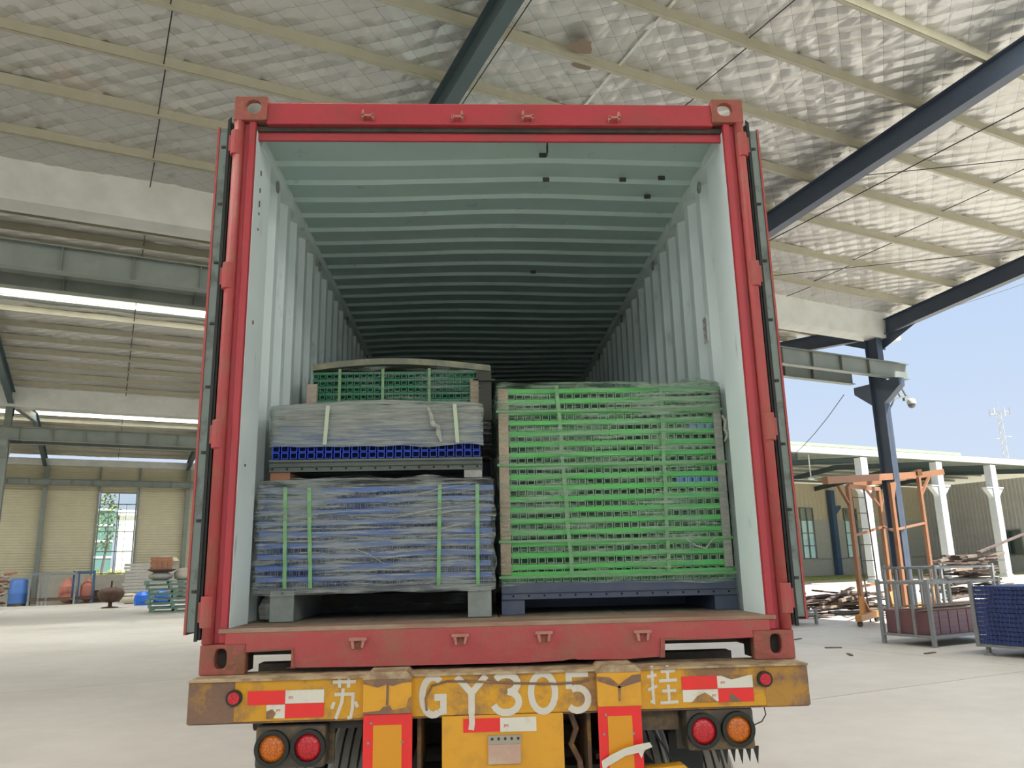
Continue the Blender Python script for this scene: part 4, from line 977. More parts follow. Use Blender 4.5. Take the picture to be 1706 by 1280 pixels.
strokes('painted_letter', [arc(0.5, 0.5, 0.46, 0.5, 50, 300, 14), [(0.55, 0.46), (0.93, 0.46), (0.93, 0.02)], [(0.73, 0.07), (0.93, 0.1)]], 0.025, -0.322, -0.152, 0.092, 0.138)
strokes('painted_letter', [[(0.0, 1.0), (0.5, 0.55), (1.0, 1.0)], [(0.5, 0.55), (0.5, 0.0)]], 0.025, -0.185, -0.152, 0.115, 0.138)
strokes('painted_digit', [arc(0.48, 0.76, 0.42, 0.24, 150, -80, 10), arc(0.48, 0.28, 0.46, 0.28, 82, -165, 12)], 0.026, -0.045, -0.152, 0.108, 0.14)
strokes('painted_digit', [arc(0.5, 0.5, 0.5, 0.5, 0, 360, 20)], 0.025, 0.104, -0.152, 0.095, 0.14)
strokes('painted_digit', [[(0.95, 0.98), (0.05, 0.98), (0.05, 0.58)], arc(0.42, 0.30, 0.5, 0.30, 120, -140, 12)], 0.025, 0.250, -0.152, 0.085, 0.138)
strokes('painted_character', [[(0.0, 0.72), (0.38, 0.76)], [(0.0, 0.38), (0.38, 0.48)], [(0.20, 1.0), (0.20, 0.06), (0.08, 0.10)],
    [(0.55, 0.84), (1.12, 0.86)], [(0.82, 1.0), (0.82, 0.62)], [(0.46, 0.60), (1.18, 0.62)], [(0.55, 0.34), (1.12, 0.35)], [(0.82, 0.50), (0.82, 0.06)], [(0.46, 0.04), (1.18, 0.06)]], 0.0115, 0.565, -0.140, 0.10, 0.145)
# reflectors on the beam
def plate_q(x0, x1, z0, z1, mat, nm, y=-0.1235): return tz(G().box(x0, x1, y, y+0.003, z0, z1), nm, mat)
def txt(body, x, z, size, mat, y, par=None):
    cu = bpy.data.curves.new('print', 'FONT'); cu.body = body; cu.size = size; cu.extrude = 0.0003; cu.align_x = 'CENTER'; cu.resolution_u = 2
    o = bpy.data.objects.new('tmp', cu); COL.objects.link(o); dg = bpy.context.evaluated_depsgraph_get()
    me = bpy.data.meshes.new_from_object(o.evaluated_get(dg)); bpy.data.objects.remove(o, do_unlink=True); me.materials.clear(); me.materials.append(mat)
    p = par or tl
    return obj('small_print', None, None, p, (x, y, z+(ZB if p is tl else 0)), (PI/2, 0, 0), data=me)
plate_q(-0.985, -0.842, -0.096, -0.046, RREFL, 'red_reflector'); plate_q(-0.842, -0.695, -0.094, -0.046, WREFL, 'white_reflector')
plate_q(-0.842, -0.695, -0.146, -0.095, RREFL, 'red_reflector'); plate_q(-0.912, -0.842, -0.146, -0.097, WREFL, 'white_reflector')
plate_q(0.702, 0.843, -0.088, -0.039, RREFL, 'red_reflector'); plate_q(0.843, 0.985, -0.086, -0.040, WREFL, 'white_reflector')
plate_q(0.843, 0.985, -0.138, -0.087, RREFL, 'red_reflector'); plate_q(0.702, 0.843, -0.134, -0.089, WREFL, 'white_reflector')
for x, z in ((-0.822, -0.077), (-0.868, -0.122), (0.864, -0.070), (0.825, -0.117)): txt('3M', x, z, 0.014, TYPE, -0.1240)
# torn patches over the reflectors
for pts in ([(0.735, -0.136), (0.76, -0.112), (0.79, -0.10), (0.81, -0.112), (0.838, -0.136)], [(0.885, -0.138), (0.89, -0.102), (0.905, -0.112), (0.935, -0.138)], [(0.86, -0.0395), (0.90, -0.055), (0.95, -0.045), (0.97, -0.0395)], [(-0.912, -0.147), (-0.912, -0.12), (-0.89, -0.112), (-0.875, -0.128), (-0.885, -0.147)]):
    tz(G().prism(pts, 'y', -0.1245, -0.1232), 'torn_patch', RUSTB)
for x, z in ((-1.035, -0.068), (1.033, -0.056)):
    m_ = tz(G().ring((x, z), 0.030, 0.021, -0.134, -0.12), 'marker_lamp', GASKET)
    obj('lamp_lens', G().disc((x, z), 0.022, -0.138, -0.125), LRED, m_)
# tail light boxes
def lampbox(x0, x1, z0, z1, l1, l2, m1, m2):
    b = tz(G().box(x0, x1, -0.10, 0.0, z0, z1), 'lamp_housing', BOXG, bevel=0.012)
    obj('back_plate', G().box(x0-0.02, x1+0.02, 0.0, 0.012, z0-0.01, -0.155), BOXG, b)
    for (x, z), m_ in ((l1, m1), (l2, m2)):
        r_ = obj('lamp_ring', G().ring((x, z), 0.066, 0.050, -0.125, -0.10), GASKET, b, bevel=0.003)
        obj('lamp_lens', G().lathe([(0.051, 0), (0.050, 0.012), (0.035, 0.019), (0.012, 0.021)], (0, 0, 0), 24), m_, b, (x, -0.10, z), (PI/2, 0, 0), smooth=True)
lampbox(-0.955, -0.690, -0.330, -0.178, (-0.887, -0.255), (-0.751, -0.255), LAMB, LRED)
lampbox(0.715, 0.985, -0.318, -0.166, (0.777, -0.243), (0.915, -0.241), LRED, LAMB)
# red and amber warning boards
def board(x0, x1, z0, z1, xi0, xi1, zi):
    b = tz(G().box(x0, x1, -0.145, -0.138, z0, z1), 'warning_board', RREFL, bevel=0.002)
    obj('amber_field', G().box(xi0, xi1, -0.147, -0.144, z0+0.035, zi), YREFL, b)
    for xx, zz in ((x0+0.03, z1-0.03), (x0+0.02, z1-0.1), (xi1+0.002, z1-0.1)):
        obj('rivet', G().disc((xx, zz), 0.005, -0.149, -0.144, 10), GSTEEL, b)
    obj('backing', G().box(x0+0.01, x1-0.01, -0.138, -0.10, z0+0.02, z1), DARK, b)
    return b
board(-0.540, -0.354, -0.62, -0.140, -0.502, -0.394, -0.178); b2 = board(0.360, 0.530, -0.62, -0.137, 0.397, 0.492, -0.172)
# peeled strip of backing on the right board
g = G(); pk = [(0.366, -0.330, 0.00), (0.40, -0.306, 0.016), (0.45, -0.284, 0.022), (0.50, -0.270, 0.03), (0.548, -0.262, 0.035)]; lo = [(0.384, -0.352, 0.0), (0.412, -0.334, 0.012), (0.455, -0.310, 0.02), (0.505, -0.300, 0.022), (0.558, -0.280, 0.03)]
vs = [(x, -0.150-d, z) for x, z, d in pk]+[(x, -0.150-d, z) for x, z, d in lo]+[(x, -0.1515-d, z) for x, z, d in pk]+[(x, -0.1515-d, z) for x, z, d in lo]
g.add(vs, [(i, i+1, i+6, i+5) for i in range(4)]+[(i+10, i+15, i+16, i+11) for i in range(4)]+[(i, i+10, i+11, i+1) for i in range(4)]+[(i+5, i+6, i+16, i+15) for i in range(4)])
g.prism([(0.366, -0.33), (0.384, -0.35), (0.390, -0.42), (0.372, -0.41)], 'y', -0.152, -0.148); g.prism([(0.505, -0.30), (0.53, -0.29), (0.515, -0.32)], 'y', -0.175, -0.172)
obj('peeled_film', g, WREFL, b2)
# centre panel with sticker and plate
cp = tz(G().box(-0.243, 0.228, -0.118, -0.10, -0.62, -0.158), 'centre_panel', YELLOW2, bevel=0.004)
obj('red_reflector', G().box(-0.160, -0.018, -0.1215, -0.1175, -0.219, -0.170), RREFL, cp); obj('white_reflector', G().box(-0.018, 0.122, -0.1215, -0.1175, -0.221, -0.170), WREFL, cp)
obj('paint_drip', G().ribbon([(-0.128, -0.150), (-0.126, -0.185), (-0.13, -0.21)], 0.022, -0.1230, -0.121), WPAINT, cp)
txt('3M', 0.004, -0.204, 0.016, TYPE, -0.1222, cp)
txt('⋮', 0.1, -0.212, 0.02, TYPEG, -0.1222, cp) if False else None
npl = obj('paper_packet', G().box(-0.066, 0.060, -0.130, -0.117, -0.335, -0.262), M('faded_pink_packet', (0.52, 0.34, 0.26), 0.7, 0, (0.55, 0.48, 0.36), 14, 0.7), cp, bevel=0.003)
obj('clip_strip', G().box(-0.066, 0.062, -0.133, -0.117, -0.262, -0.232), M('dull_grey_plate', (0.36, 0.33, 0.26), 0.7), npl)
for k in range(5): obj('clip_hole', G().disc((-0.05+0.025*k, -0.243), 0.0055, -0.1345, -0.1325, 10), DARK, npl)
# chassis
for x in (-0.45, 0.45):
    g = G(); ibeam(g, (x, 0.06, ZB-0.19), (x, 11.9, ZB-0.19), 0.36, 0.15, 0.02, 0.014); obj('chassis_rail', g, DARK, tl)
for y in (0.7, 2.4, 4.1, 5.8, 7.5, 9.2, 10.9): obj('cross_member', G().box(-1.15, 1.15, y-0.05, y+0.05, ZB-0.16, ZB-0.03), DARK, tl)
obj('tail_shelf', G().box(-0.35, 0.62, 0.1, 0.5, ZB-0.42, ZB-0.40), DARK, tl)
obj('cross_tube', G().tube([(-1.05, 0.25, ZB-0.22), (1.05, 0.25, ZB-0.22)], 0.035, 10), DARK, tl)
tz(G().box(-0.68, -0.55, -0.06, -0.04, -0.20, -0.175), 'tie_strap', DARK); tz(G().box(0.55, 0.70, -0.03, 0.0, -0.25, -0.165), 'side_plate', BOXG)
obj('rear_cross_beam', G().box(-0.62, 0.62, 0.42, 0.50, 0.98, 1.14), DARK, tl)
obj('spring_seat', G().box(-0.60, -0.30, 0.46, 0.60, 0.62, 1.0), DARK, tl); obj('spring_seat', G().box(0.24, 0.60, 0.46, 0.60, 0.62, 1.0), DARK, tl)
for x in (-0.30, 0.30): obj('brake_chamber', G().lathe([(0.04, 0), (0.085, 0.02), (0.09, 0.07), (0.085, 0.12), (0.05, 0.15)], n=18), DARK, tl, (x, 0.40, 0.93), (PI/2, 0, 0), smooth=True)
obj('tail_bracket', G().box(-0.345, -0.33, 0.0, 0.4, 0.70, ZB-0.17), RUSTB, tl); obj('tail_bracket', G().box(0.335, 0.35, 0.0, 0.4, 0.70, ZB-0.17), RUSTB, tl)
def tyre_prof():
    R, Wd = 0.53, 0.255; pr = [(0.30, 0.02), (0.30, 0.0), (0.40, -0.005), (0.50, 0.012), (0.522, 0.03)]
    x = 0.034; k = 4
    seg = (Wd-0.068)/(2*k+1)
    for i in range(2*k+1):
        r = R if i % 2 == 0 else R-0.018
        wseg = seg*1.5 if i % 2 == 0 else seg*0.44
        pr += [(r, x+0.001), (r, x+wseg-0.001)]; x += wseg
    pr += [(0.522, Wd-0.03), (0.50, Wd-0.012), (0.40, Wd+0.005), (0.30, Wd), (0.30, Wd-0.02)]
    return pr
tg = G().lathe(tyre_prof(), n=40); tyre0 = None
for ax in (0.80, 2.11, 3.42):
    obj('axle', G().tube([(-1.0, ax, 0.53), (1.0, ax, 0.53)], 0.075, 12), DARK, tl)
    for x in (-0.79, -1.06, 0.535, 0.805):
        if tyre0 is None:
            tyre0 = obj('tyre', tg, RUBBER, tl, (x, ax, 0.53), (0, PI/2, 0)); t_ = tyre0
            hub = obj('wheel_rim', G().lathe([(0.05, 0.03), (0.12, 0.06), (0.29, 0.10), (0.305, 0.02), (0.305, 0.235), (0.29, 0.15), (0.12, 0.17), (0.05, 0.2)], n=24), DARK, tyre0)
        else:
            t_ = tyre0.copy(); COL.objects.link(t_); t_.parent = tl; t_.location = (x, ax, 0.53)
            h_ = hub.copy(); COL.objects.link(h_); h_.parent = t_
for x in (-0.80, 0.80):
    g = G()
    g.box(x-0.30, x+0.30, 0.10, 0.106, 0.78, ZB-0.17) if x > 0 else g.box(-1.15, -0.99, 0.10, 0.106, 0.78, ZB-0.3)
    if x > 0: obj('mud_flap', G().box(0.70, 0.84, 0.16, 0.168, 0.62, ZB-0.3), GASKET, tl)
g = G()
for k in range(6):
    x = 0.83+0.031*k; g.prism([(x, ZB-0.315), (x+0.024, ZB-0.315), (x+0.016, ZB-0.372-0.008*(k % 2))], 'y', -0.06, -0.054)
obj('rubber_teeth', g, GASKET, tl)
obj('step_bar', G().prism([(0.50, ZB-0.365), (0.68, ZB-0.352), (0.72, ZB-0.385), (0.72, ZB-0.42), (0.50, ZB-0.42)], 'y', -0.16, -0.10), YELLOW2, tl)
obj('hose', G().tube([(0.60, 0.08, ZB-0.16), (0.61, 0.06, ZB-0.23), (0.64, 0.07, ZB-0.30), (0.67, 0.08, ZB-0.42)], 0.006, 6), GSTEEL, tl)
obj('hose', G().tube([(0.62, 0.05, ZB-0.16), (0.60, 0.05, ZB-0.25), (0.66, 0.05, ZB-0.34), (0.70, 0.06, ZB-0.42)], 0.005, 6), CABLE, tl)
obj('air_hose', G().tube([(0.27, 0.0, ZB-0.18), (0.29, 0.0, ZB-0.24), (0.27, 0.02, ZB-0.30), (0.30, 0.0, ZB-0.36), (0.31, 0.0, ZB-0.45)], 0.012, 8), RUSTB, tl)
obj('air_tank', G().tube([(0.24, 0.35, ZB-0.33), (0.36, 0.35, ZB-0.33)], 0.06, 14), DARK, tl)
obj('side_cable', G().tube([(1.045, -0.05, ZB-0.16), (1.048, -0.06, ZB-0.20), (1.03, -0.06, ZB-0.225), (0.985, -0.05, ZB-0.245)], 0.0025, 6), CABLE, tl)
for k in range(16):
    rr = random.Random(k); x = -0.27+0.038*k+rr.uniform(-0.02, 0.02)
g = G().disc((-0.245, 0), 0.001, 0, 0.001, 6)

# ================================================================== THE CONTAINER
ct = thing('shipping_container', 'red shipping container with open doors, loaded with wrapped bundles', 'container', (0, 0, ZB))
CH, CL = 2.6, 12.19
def cp_(name, g, mat, par=None, bevel=0.0, smooth=False): return obj(name, g, mat, par or ct, smooth=smooth, bevel=bevel)
# corner castings
for y0, y1 in ((0, 0.165), (CL-0.165, CL)):
    for sx in (-1, 1):
        x0, x1 = (-1.219, -1.065) if sx < 0 else (1.065, 1.219)
        cc_ = cp_('corner_casting', G().rectring(x0, x1, 2.475, 2.60, (x0+x1)/2+0.012*-sx, 2.545, 0.036, 0.034, y0 if y0 == 0 else y1-0.03, 0.03 if y0 == 0 else y1, 2.4), REDR, bevel=0.004)
        obj('casting_wall', G().box(x0+0.002, x0+0.018, y0+0.031, y1-0.031, 2.477, 2.598).box(x1-0.018, x1-0.002, y0+0.031, y1-0.031, 2.477, 2.598).box(x0+0.019, x1-0.019, y0+0.031, y1-0.031, 2.477, 2.490), REDR, cc_)
        xb0, xb1 = (-1.219, -1.035) if sx < 0 else (1.045, 1.219)
        cp_('corner_casting', G().rectring(xb0, xb1, 0.0, 0.118, (xb0+xb1)/2+0.008*sx, 0.063, 0.024, 0.038, y0, y0+0.05 if y0 == 0 else y1, 3), REDR, bevel=0.007)
        cp_('casting_core', G().box(xb0+0.012, xb1-0.012, y0+0.05, y1, 0.005, 0.115), DARK)
# rear posts: hinge line, recess, inner lip
for sx in (-1, 1):
    def bx(a, b, y0, y1, z0, z1): return G().box(min(sx*a, sx*b), max(sx*a, sx*b), y0, y1, z0, z1)
    cp_('corner_post', bx(1.205, 1.150, 0.030, 0.16, 0.118, 2.475), RED, bevel=0.004)
    cp_('post_lip', bx(1.150, 1.118, 0.012, 0.10, 0.118, 2.475), RED, bevel=0.006)
    cp_('hinge_channel', G().tube([(sx*1.196, 0.022, 0.12), (sx*1.196, 0.022, 2.475)], 0.024, 10), REDL, smooth=True)
    for zc in (0.245, 0.98, 1.70, 2.36):
        h = cp_('hinge', G().tube([(sx*1.204, 0.016, zc-0.062), (sx*1.204, 0.016, zc+0.062)], 0.027, 12), REDL, bevel=0.004)
        obj('hinge_blade', G().box(min(sx*1.215, sx*1.238), max(sx*1.215, sx*1.238), 0.010, 0.020, zc-0.04, zc+0.04), REDL, h)
        obj('hinge_pin', G().tube([(sx*1.204, 0.016, zc-0.072), (sx*1.204, 0.016, zc+0.072)], 0.012, 8), REDR, h)
    cp_('jamb_panel', bx(1.118, 1.145, 0.10, 0.31, 0.165, 2.46), CWALL); cp_('jamb_panel', bx(1.116, 1.150, 0.035, 0.10, 0.165, 2.44), CWALL)
    cp_('front_post', bx(1.15, 1.219, CL-0.16, CL, 0.118, 2.475), RED)
# small rust scars on the left jamb
g = G()
for z, s_ in ((2.27, 0.018), (2.18, 0.016), (2.11, 0.022), (2.06, 0.009), (1.98, 0.008), (1.52, 0.012), (0.86, 0.008)):
    g.prism([(0.13, z-s_), (0.15, z-s_*0.2), (0.145, z+s_), (0.125, z+s_*0.5)], 'x', -1.1185, -1.1165)
cp_('rust_scar', g, RUSTB)
# header
hd_ = cp_('door_header', G().box(-1.07, 1.07, 0.012, 0.10, 2.462, 2.575), RED, bevel=0.006)
cp_('header_lip', G().box(-1.15, 1.15, 0.055, 0.072, 2.400, 2.470), RED, bevel=0.006)
cp_('header_shade_strip', G().box(-1.14, 1.14, 0.040, 0.056, 2.440, 2.464), DARK)  # dark strip stands in for the shade in the recess under the header
def keeper(x, z, flip, top):
    g = G(); s_ = -1 if flip else 1
    if top:
        g.prism([(x-0.028, z-0.012), (x-0.018, z-0.012), (x-0.018, z+0.012), (x-0.028, z+0.010)], 'y', -0.018, 0.014)
        g.prism([(x+0.018, z-0.012), (x+0.028, z-0.012), (x+0.028, z+0.010), (x+0.018, z+0.012)], 'y', -0.018, 0.014)
        g.box(x-0.028, x+0.028, -0.018, -0.012, z-0.004, z+0.006); xx = x-s_*0.022
        g.prism([(xx-0.008, z+0.008), (xx+0.008, z+0.008), (xx+0.003, z+0.030), (xx-0.003, z+0.030)], 'y', -0.020, 0.012)
    else:
        g.box(x-0.036, x+0.036, -0.022, 0.0, z+0.008, z+0.020); g.prism([(x-0.030, z+0.01), (x-0.016, z+0.01), (x-0.012, z-0.022), (x-0.022, z-0.024)], 'y', -0.020, 0.0)
        g.prism([(x+0.016, z+0.01), (x+0.030, z+0.01), (x+0.022, z-0.020), (x+0.013, z-0.020)], 'y', -0.020, 0.0)
    return g
for x, z, fl_ in ((-0.592, 2.492, False), (-0.169, 2.489, True), (0.167, 2.491, False), (0.584, 2.487, True)):
    cp_('lock_keeper', keeper(x, z, fl_, True), PINK, bevel=0.0015)
for x, z in ((-0.586, 0.112), (-0.171, 0.116), (0.171, 0.118), (0.580, 0.112)):
    k_ = cp_('lock_keeper', keeper(x, z, False, False), PINK, bevel=0.0015)
    obj('keeper_recess', G().box(x-0.014, x+0.014, -0.003, 0.0, z-0.026, z+0.006), REDR, k_)
# sill with fork pocket cut-outs and a kink in the lower edge
sp = [(-1.035, 0.118), (-1.035, 0.088), (-0.852, 0.092), (-0.852, 0.022), (-0.5, 0.018), (0.1, 0.016), (0.25, 0.020), (0.29, 0.027), (0.31, 0.022), (0.50, 0.018), (0.668, 0.026), (0.668, 0.088), (0.90, 0.088), (1.045, 0.090), (1.045, 0.118), (1.119, 0.118), (1.119, 0.160), (-1.119, 0.160), (-1.119, 0.118)]
cp_('door_sill', G().prism(sp, 'y', 0.0, 0.015), REDL)
cp_('sill_bottom', G().box(-0.85, 0.66, 0.015, 0.10, 0.022, 0.03), REDR); cp_('sill_frame', G().prism([(-0.872, 0.022), (-0.852, 0.022), (-0.852, 0.09), (-1.035, 0.086), (-1.035, 0.092), (-0.846, 0.098), (-0.838, 0.02)], 'y', -0.006, 0.02), REDR)
cp_('sill_frame', G().prism([(0.648, 0.022), (0.668, 0.022), (0.672, 0.088), (0.90, 0.088), (0.90, 0.096), (0.655, 0.098)], 'y', -0.006, 0.02), REDR)
cp_('sill_threshold', G().prism([(0.0, 0.158), (0.0, 0.164), (0.06, 0.181), (0.34, 0.179), (0.34, 0.165), (0.02, 0.158)], 'x', -1.119, 1.119) if False else G().box(-1.15, 1.15, 0.0, 0.30, 0.160, 0.178), SILLTOP, bevel=0.003)
# bottom rails, floor boards, cross members
for sx in (-1, 1):
    cp_('bottom_rail', G().box(min(sx*1.15, sx*1.219), max(sx*1.15, sx*1.219), 0.165, CL-0.165, 0.02, 0.16), RED)
    cp_('top_rail', G().box(min(sx*1.112, sx*1.219), max(sx*1.112, sx*1.219), 0.12, CL-0.165, 2.405, 2.47), CWALL)
for k in range(4):
    for j in range(5):
        x0 = -1.15+0.575*k; y0 = 0.30+2.36*j
        cp_('floor_board', G().box(x0+0.003, x0+0.572, y0, y0+2.355, 0.148, 0.176), CFLOOR)
for k in range(12): cp_('floor_beam', G().box(-1.15, 1.15, 0.5+k*1.0, 0.56+k*1.0, 0.025, 0.148), DARK)
# corrugated side walls
def corr_path(y0, y1, xin, dep, p, sl_=0.05, fa=0.5):
    path = []; y = y0
    while y < y1-p:
        f_ = (p-2*sl_)
        path += [(y, 0), (y+f_*fa, 0), (y+f_*fa+sl_, dep), (y+f_+sl_, dep)]; y += p
    path += [(y, 0), (y1, 0)]
    return path
for sx in (-1, 1):
    path = [(sx*(1.140+d), y) for y, d in corr_path(0.30, CL-0.15, 0, 0.036, 0.235)]
    cp_('side_wall', G().sheet(path, 0.003*sx, 'z', 0.16, 2.43, (1, 0)), CWALL)
    path = [(sx*(1.146+d), y) for y, d in corr_path(0.30, CL-0.15, 0, 0.036, 0.235)]
    cp_('outer_skin', G().sheet(path, 0.002*sx, 'z', 0.16, 2.43, (1, 0)), RED)
path = [(1.14-2.28*0, 0)]
fw_ = [(-1.14+a, CL-0.13+d) for a, d in corr_path(0, 2.28, 0, 0.04, 0.25)]
cp_('front_wall', G().sheet(fw_, 0.003, 'z', 0.16, 2.47, (0, 1)), CWALL)
# roof: wide flats up, narrow ribs down, slightly crowned
g = G(); p = 0.2055; y = 0.14; prof = [(0.06, 2.466), (0.355, 2.462)]
y = 0.365; k = 0
while y < CL-0.2:
    prof += [(y, 2.462), (y+0.020, 2.444), (y+0.034, 2.444), (y+0.054, 2.462)]; y += p
prof.append((CL-0.02, 2.462)); NX = 12; k0 = len(g.v); npf = len(prof)
rr = random.Random(2)
for j, (yy, zz) in enumerate(prof):
    for i in range(NX+1):
        x = -1.13+2.26*i/NX; t = 1-(x/1.13)**2; 
        g.v.append((x, yy, zz+0.012*t+0.012*math.sin(yy*0.9+x*2.3)*t+0.004*noise.noise(Vector((x*2, yy*1.5, 0)))))
for j in range(npf-1):
    for i in range(NX): a = j*(NX+1)+i; g.f.append((a, a+1, a+NX+2, a+NX+1))
rp = cp_('roof_panel', g, CROOF); sd = rp.modifiers.new('solid', 'SOLIDIFY'); sd.thickness = 0.004; sd.offset = 1
# lashing rings near the top rails
for sx in (-1, 1):
    for y in (0.48, 1.62, 2.8, 4.0):
        cp_('lashing_ring', G().tube([(sx*1.125, y+0.022*math.cos(a), 2.375+0.03*math.sin(a)) for a in [2*PI*i/10 for i in range(11)]], 0.005, 6), GSTEEL)
# roof scuffs and the tally sticker
g = G()
for x, y in ((0.26, 0.26), (0.72, 0.52), (0.30, 0.52), (0.93, 0.5), (0.9, 0.72), (0.33, 1.9)): g.box(x-0.018, x+0.018, y, y+0.008, 2.432, 2.455)
g.box(0.272, 0.277, 0.15, 0.2, 2.40, 2.455)
cp_('roof_scuff', g, INK)
sk_ = cp_('tally_sticker', G().box(1.135, 1.1395, 0.57, 0.64, 1.54, 1.68), STICK)
for k in range(9): obj('print_row', G().box(1.1335, 1.1352, 0.578, 0.600+0.03*((k*7) % 3)/2, 1.55+0.014*k, 1.555+0.014*k), TYPEG, sk_)
# doors folded back along the sides
for sx in (-1, 1):
    dr_ = cp_('door', G().box(min(sx*1.248, sx*1.292), max(sx*1.248, sx*1.292), 0.045, 1.18, 0.165, 2.455), DOOREDGE)
    a, b = (sx*1.229, sx*1.248); obj('rubber_seal', G().box(min(a, b), max(a, b), 0.028, 1.19, 0.135, 2.475), GASKET, dr_)
    obj('seal_fin', G().prism([(sx*1.240, 0.13), (sx*1.252, 0.13), (sx*1.250, 2.485), (sx*1.236, 2.50)], 'y', 0.020, 0.030), GASKET, dr_)
    a, b = (sx*1.292, sx*1.301); obj('outer_skin', G().box(min(a, b), max(a, b), 0.038, 1.18, 0.155, 2.46), REDL, dr_)
    for k in range(8):
        z = 0.32+0.29*k; obj('seal_clip', G().box(min(sx*1.262, sx*1.280), max(sx*1.262, sx*1.280), 0.040, 0.046, z, z+0.012), DARK, dr_)
    for y in (0.35, 0.85): obj('lock_rod', G().tube([(sx*1.232, y, 0.12), (sx*1.232, y, 2.5)], 0.012, 8), GSTEEL, dr_)

# ================================================================== THE LOAD
Y1 = 0.32
def lattice(w_, h_, cell, edge, dep=0.03):
    g = G(); n_ = int(w_/cell); t = edge
    for k in range(n_):
        x = cell*k
        g.box(x+0.003, x+0.003+t, -0.004, dep, 0, h_); g.box(x+cell-0.005-t, x+cell-0.005, -0.004, dep, 0, h_)
        g.box(x+0.003, x+cell-0.005, -0.003, dep, 0, t); g.box(x+0.003, x+cell-0.005, -0.003, dep, h_-t, h_)
    return g
# ---- right bundle: seventeen green trays
gb_ = thing('green_bundle', 'tall bundle of bright green steel trays with cardboard corners, right half of container', 'bundle', (0.57, 0.45, ZB+0.178))
YR, gx0, gx1 = 0.45, -0.507, 0.566        # local x of tray ends
DEP = 1.05; zb, zt = 0.178, 1.085; NL = 17; pt = (zt-zb)/NL
wd = gx1-gx0
band = G(); nb = 24
for i in range(nb+1):
    x = gx0+wd*i/nb
    for (yy, zz) in ((-0.004, pt*0.50), (-0.008, pt*0.56), (-0.008, pt*0.96), (0.0, pt*0.99), (0.03, pt*0.99), (0.03, pt*0.50)): band.v.append((x, yy+0.003*math.sin(x*9), zz+0.0018*math.sin(x*5)))
for i in range(nb):
    for j in range(6): a = i*6+j; b = i*6+(j+1) % 6; band.f.append((a, a+6, b+6, b))
lat = lattice(wd, pt*0.50, 0.0415, 0.0021)
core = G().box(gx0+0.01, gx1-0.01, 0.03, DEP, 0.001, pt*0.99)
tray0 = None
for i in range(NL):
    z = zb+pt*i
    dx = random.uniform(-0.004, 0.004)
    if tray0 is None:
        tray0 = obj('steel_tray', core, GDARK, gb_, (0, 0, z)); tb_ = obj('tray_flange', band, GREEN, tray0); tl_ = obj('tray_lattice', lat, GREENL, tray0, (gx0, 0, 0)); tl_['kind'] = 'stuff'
    else:
        t_ = tray0.copy(); COL.objects.link(t_); t_.parent = gb_; t_.location = (dx, 0, z)
        for s_ in (tb_, tl_):
            c = s_.copy(); COL.objects.link(c); c.parent = t_
            if s_ is tl_: c.location = (gx0+random.uniform(0, 0.004), random.uniform(-0.003, 0.002), 0)
# blue end cells in two trays
for k, z in enumerate((8, 13)):
    g = G()
    for j in range(6 if k == 0 else 4): 
        x = gx1-0.0415*(j+1.1); g.box(x, x+0.036, -0.001, 0.028, 0.002, pt*0.5)
    obj('blue_tray_end', g, BLUE, gb_, (0, 0, zb+pt*z))
# bottom longer tray, film-covered edge
obj('bottom_tray', G().box(-0.555, 0.566, -0.010, 0.03, zb-0.006, zb+0.016).box(-0.555, 0.566, 0.03, DEP, zb-0.03, zb), GREEN, gb_)
bt_ = obj('bottom_lattice', lattice(1.115, 0.024, 0.0415, 0.002), GREENL, gb_, (-0.555, 0, zb-0.032)); bt_['kind'] = 'stuff'
# perforated base beam and feet
bb = obj('base_beam', G().box(-0.555, 0.568, -0.004, 0.06, 0.068, 0.145).box(-0.555, 0.568, -0.012, 0.06, 0.068, 0.074).box(-0.555, 0.568, -0.016, 0.0, 0.096, 0.101), BSTEEL, gb_, bevel=0.002)
g = G()
for k in range(15): g.disc((-0.50+0.0735*k, 0.084), 0.005, -0.0065, -0.003, 10)
obj('bolt_hole', g, BLACK, bb)
for x in (-0.555, 0.46):
    obj('foot', G().box(x, x+0.108, 0.004, DEP, 0.0, 0.068), BSTEEL if x < 0 else BSTEEL, gb_)
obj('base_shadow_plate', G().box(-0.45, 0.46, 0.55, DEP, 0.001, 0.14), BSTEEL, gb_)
# cardboard corner posts
obj('corner_board', G().box(-0.562, -0.507, -0.020, -0.012, zb+0.005, zt-0.005).box(-0.562, -0.556, -0.02, 0.06, zb+0.005, zt-0.005), CARD, gb_)
obj('corner_board', G().box(0.516, 0.562, -0.020, -0.012, zb+0.02, zt-0.015).box(0.556, 0.562, -0.02, 0.06, zb+0.02, zt-0.015), CARDG, gb_)
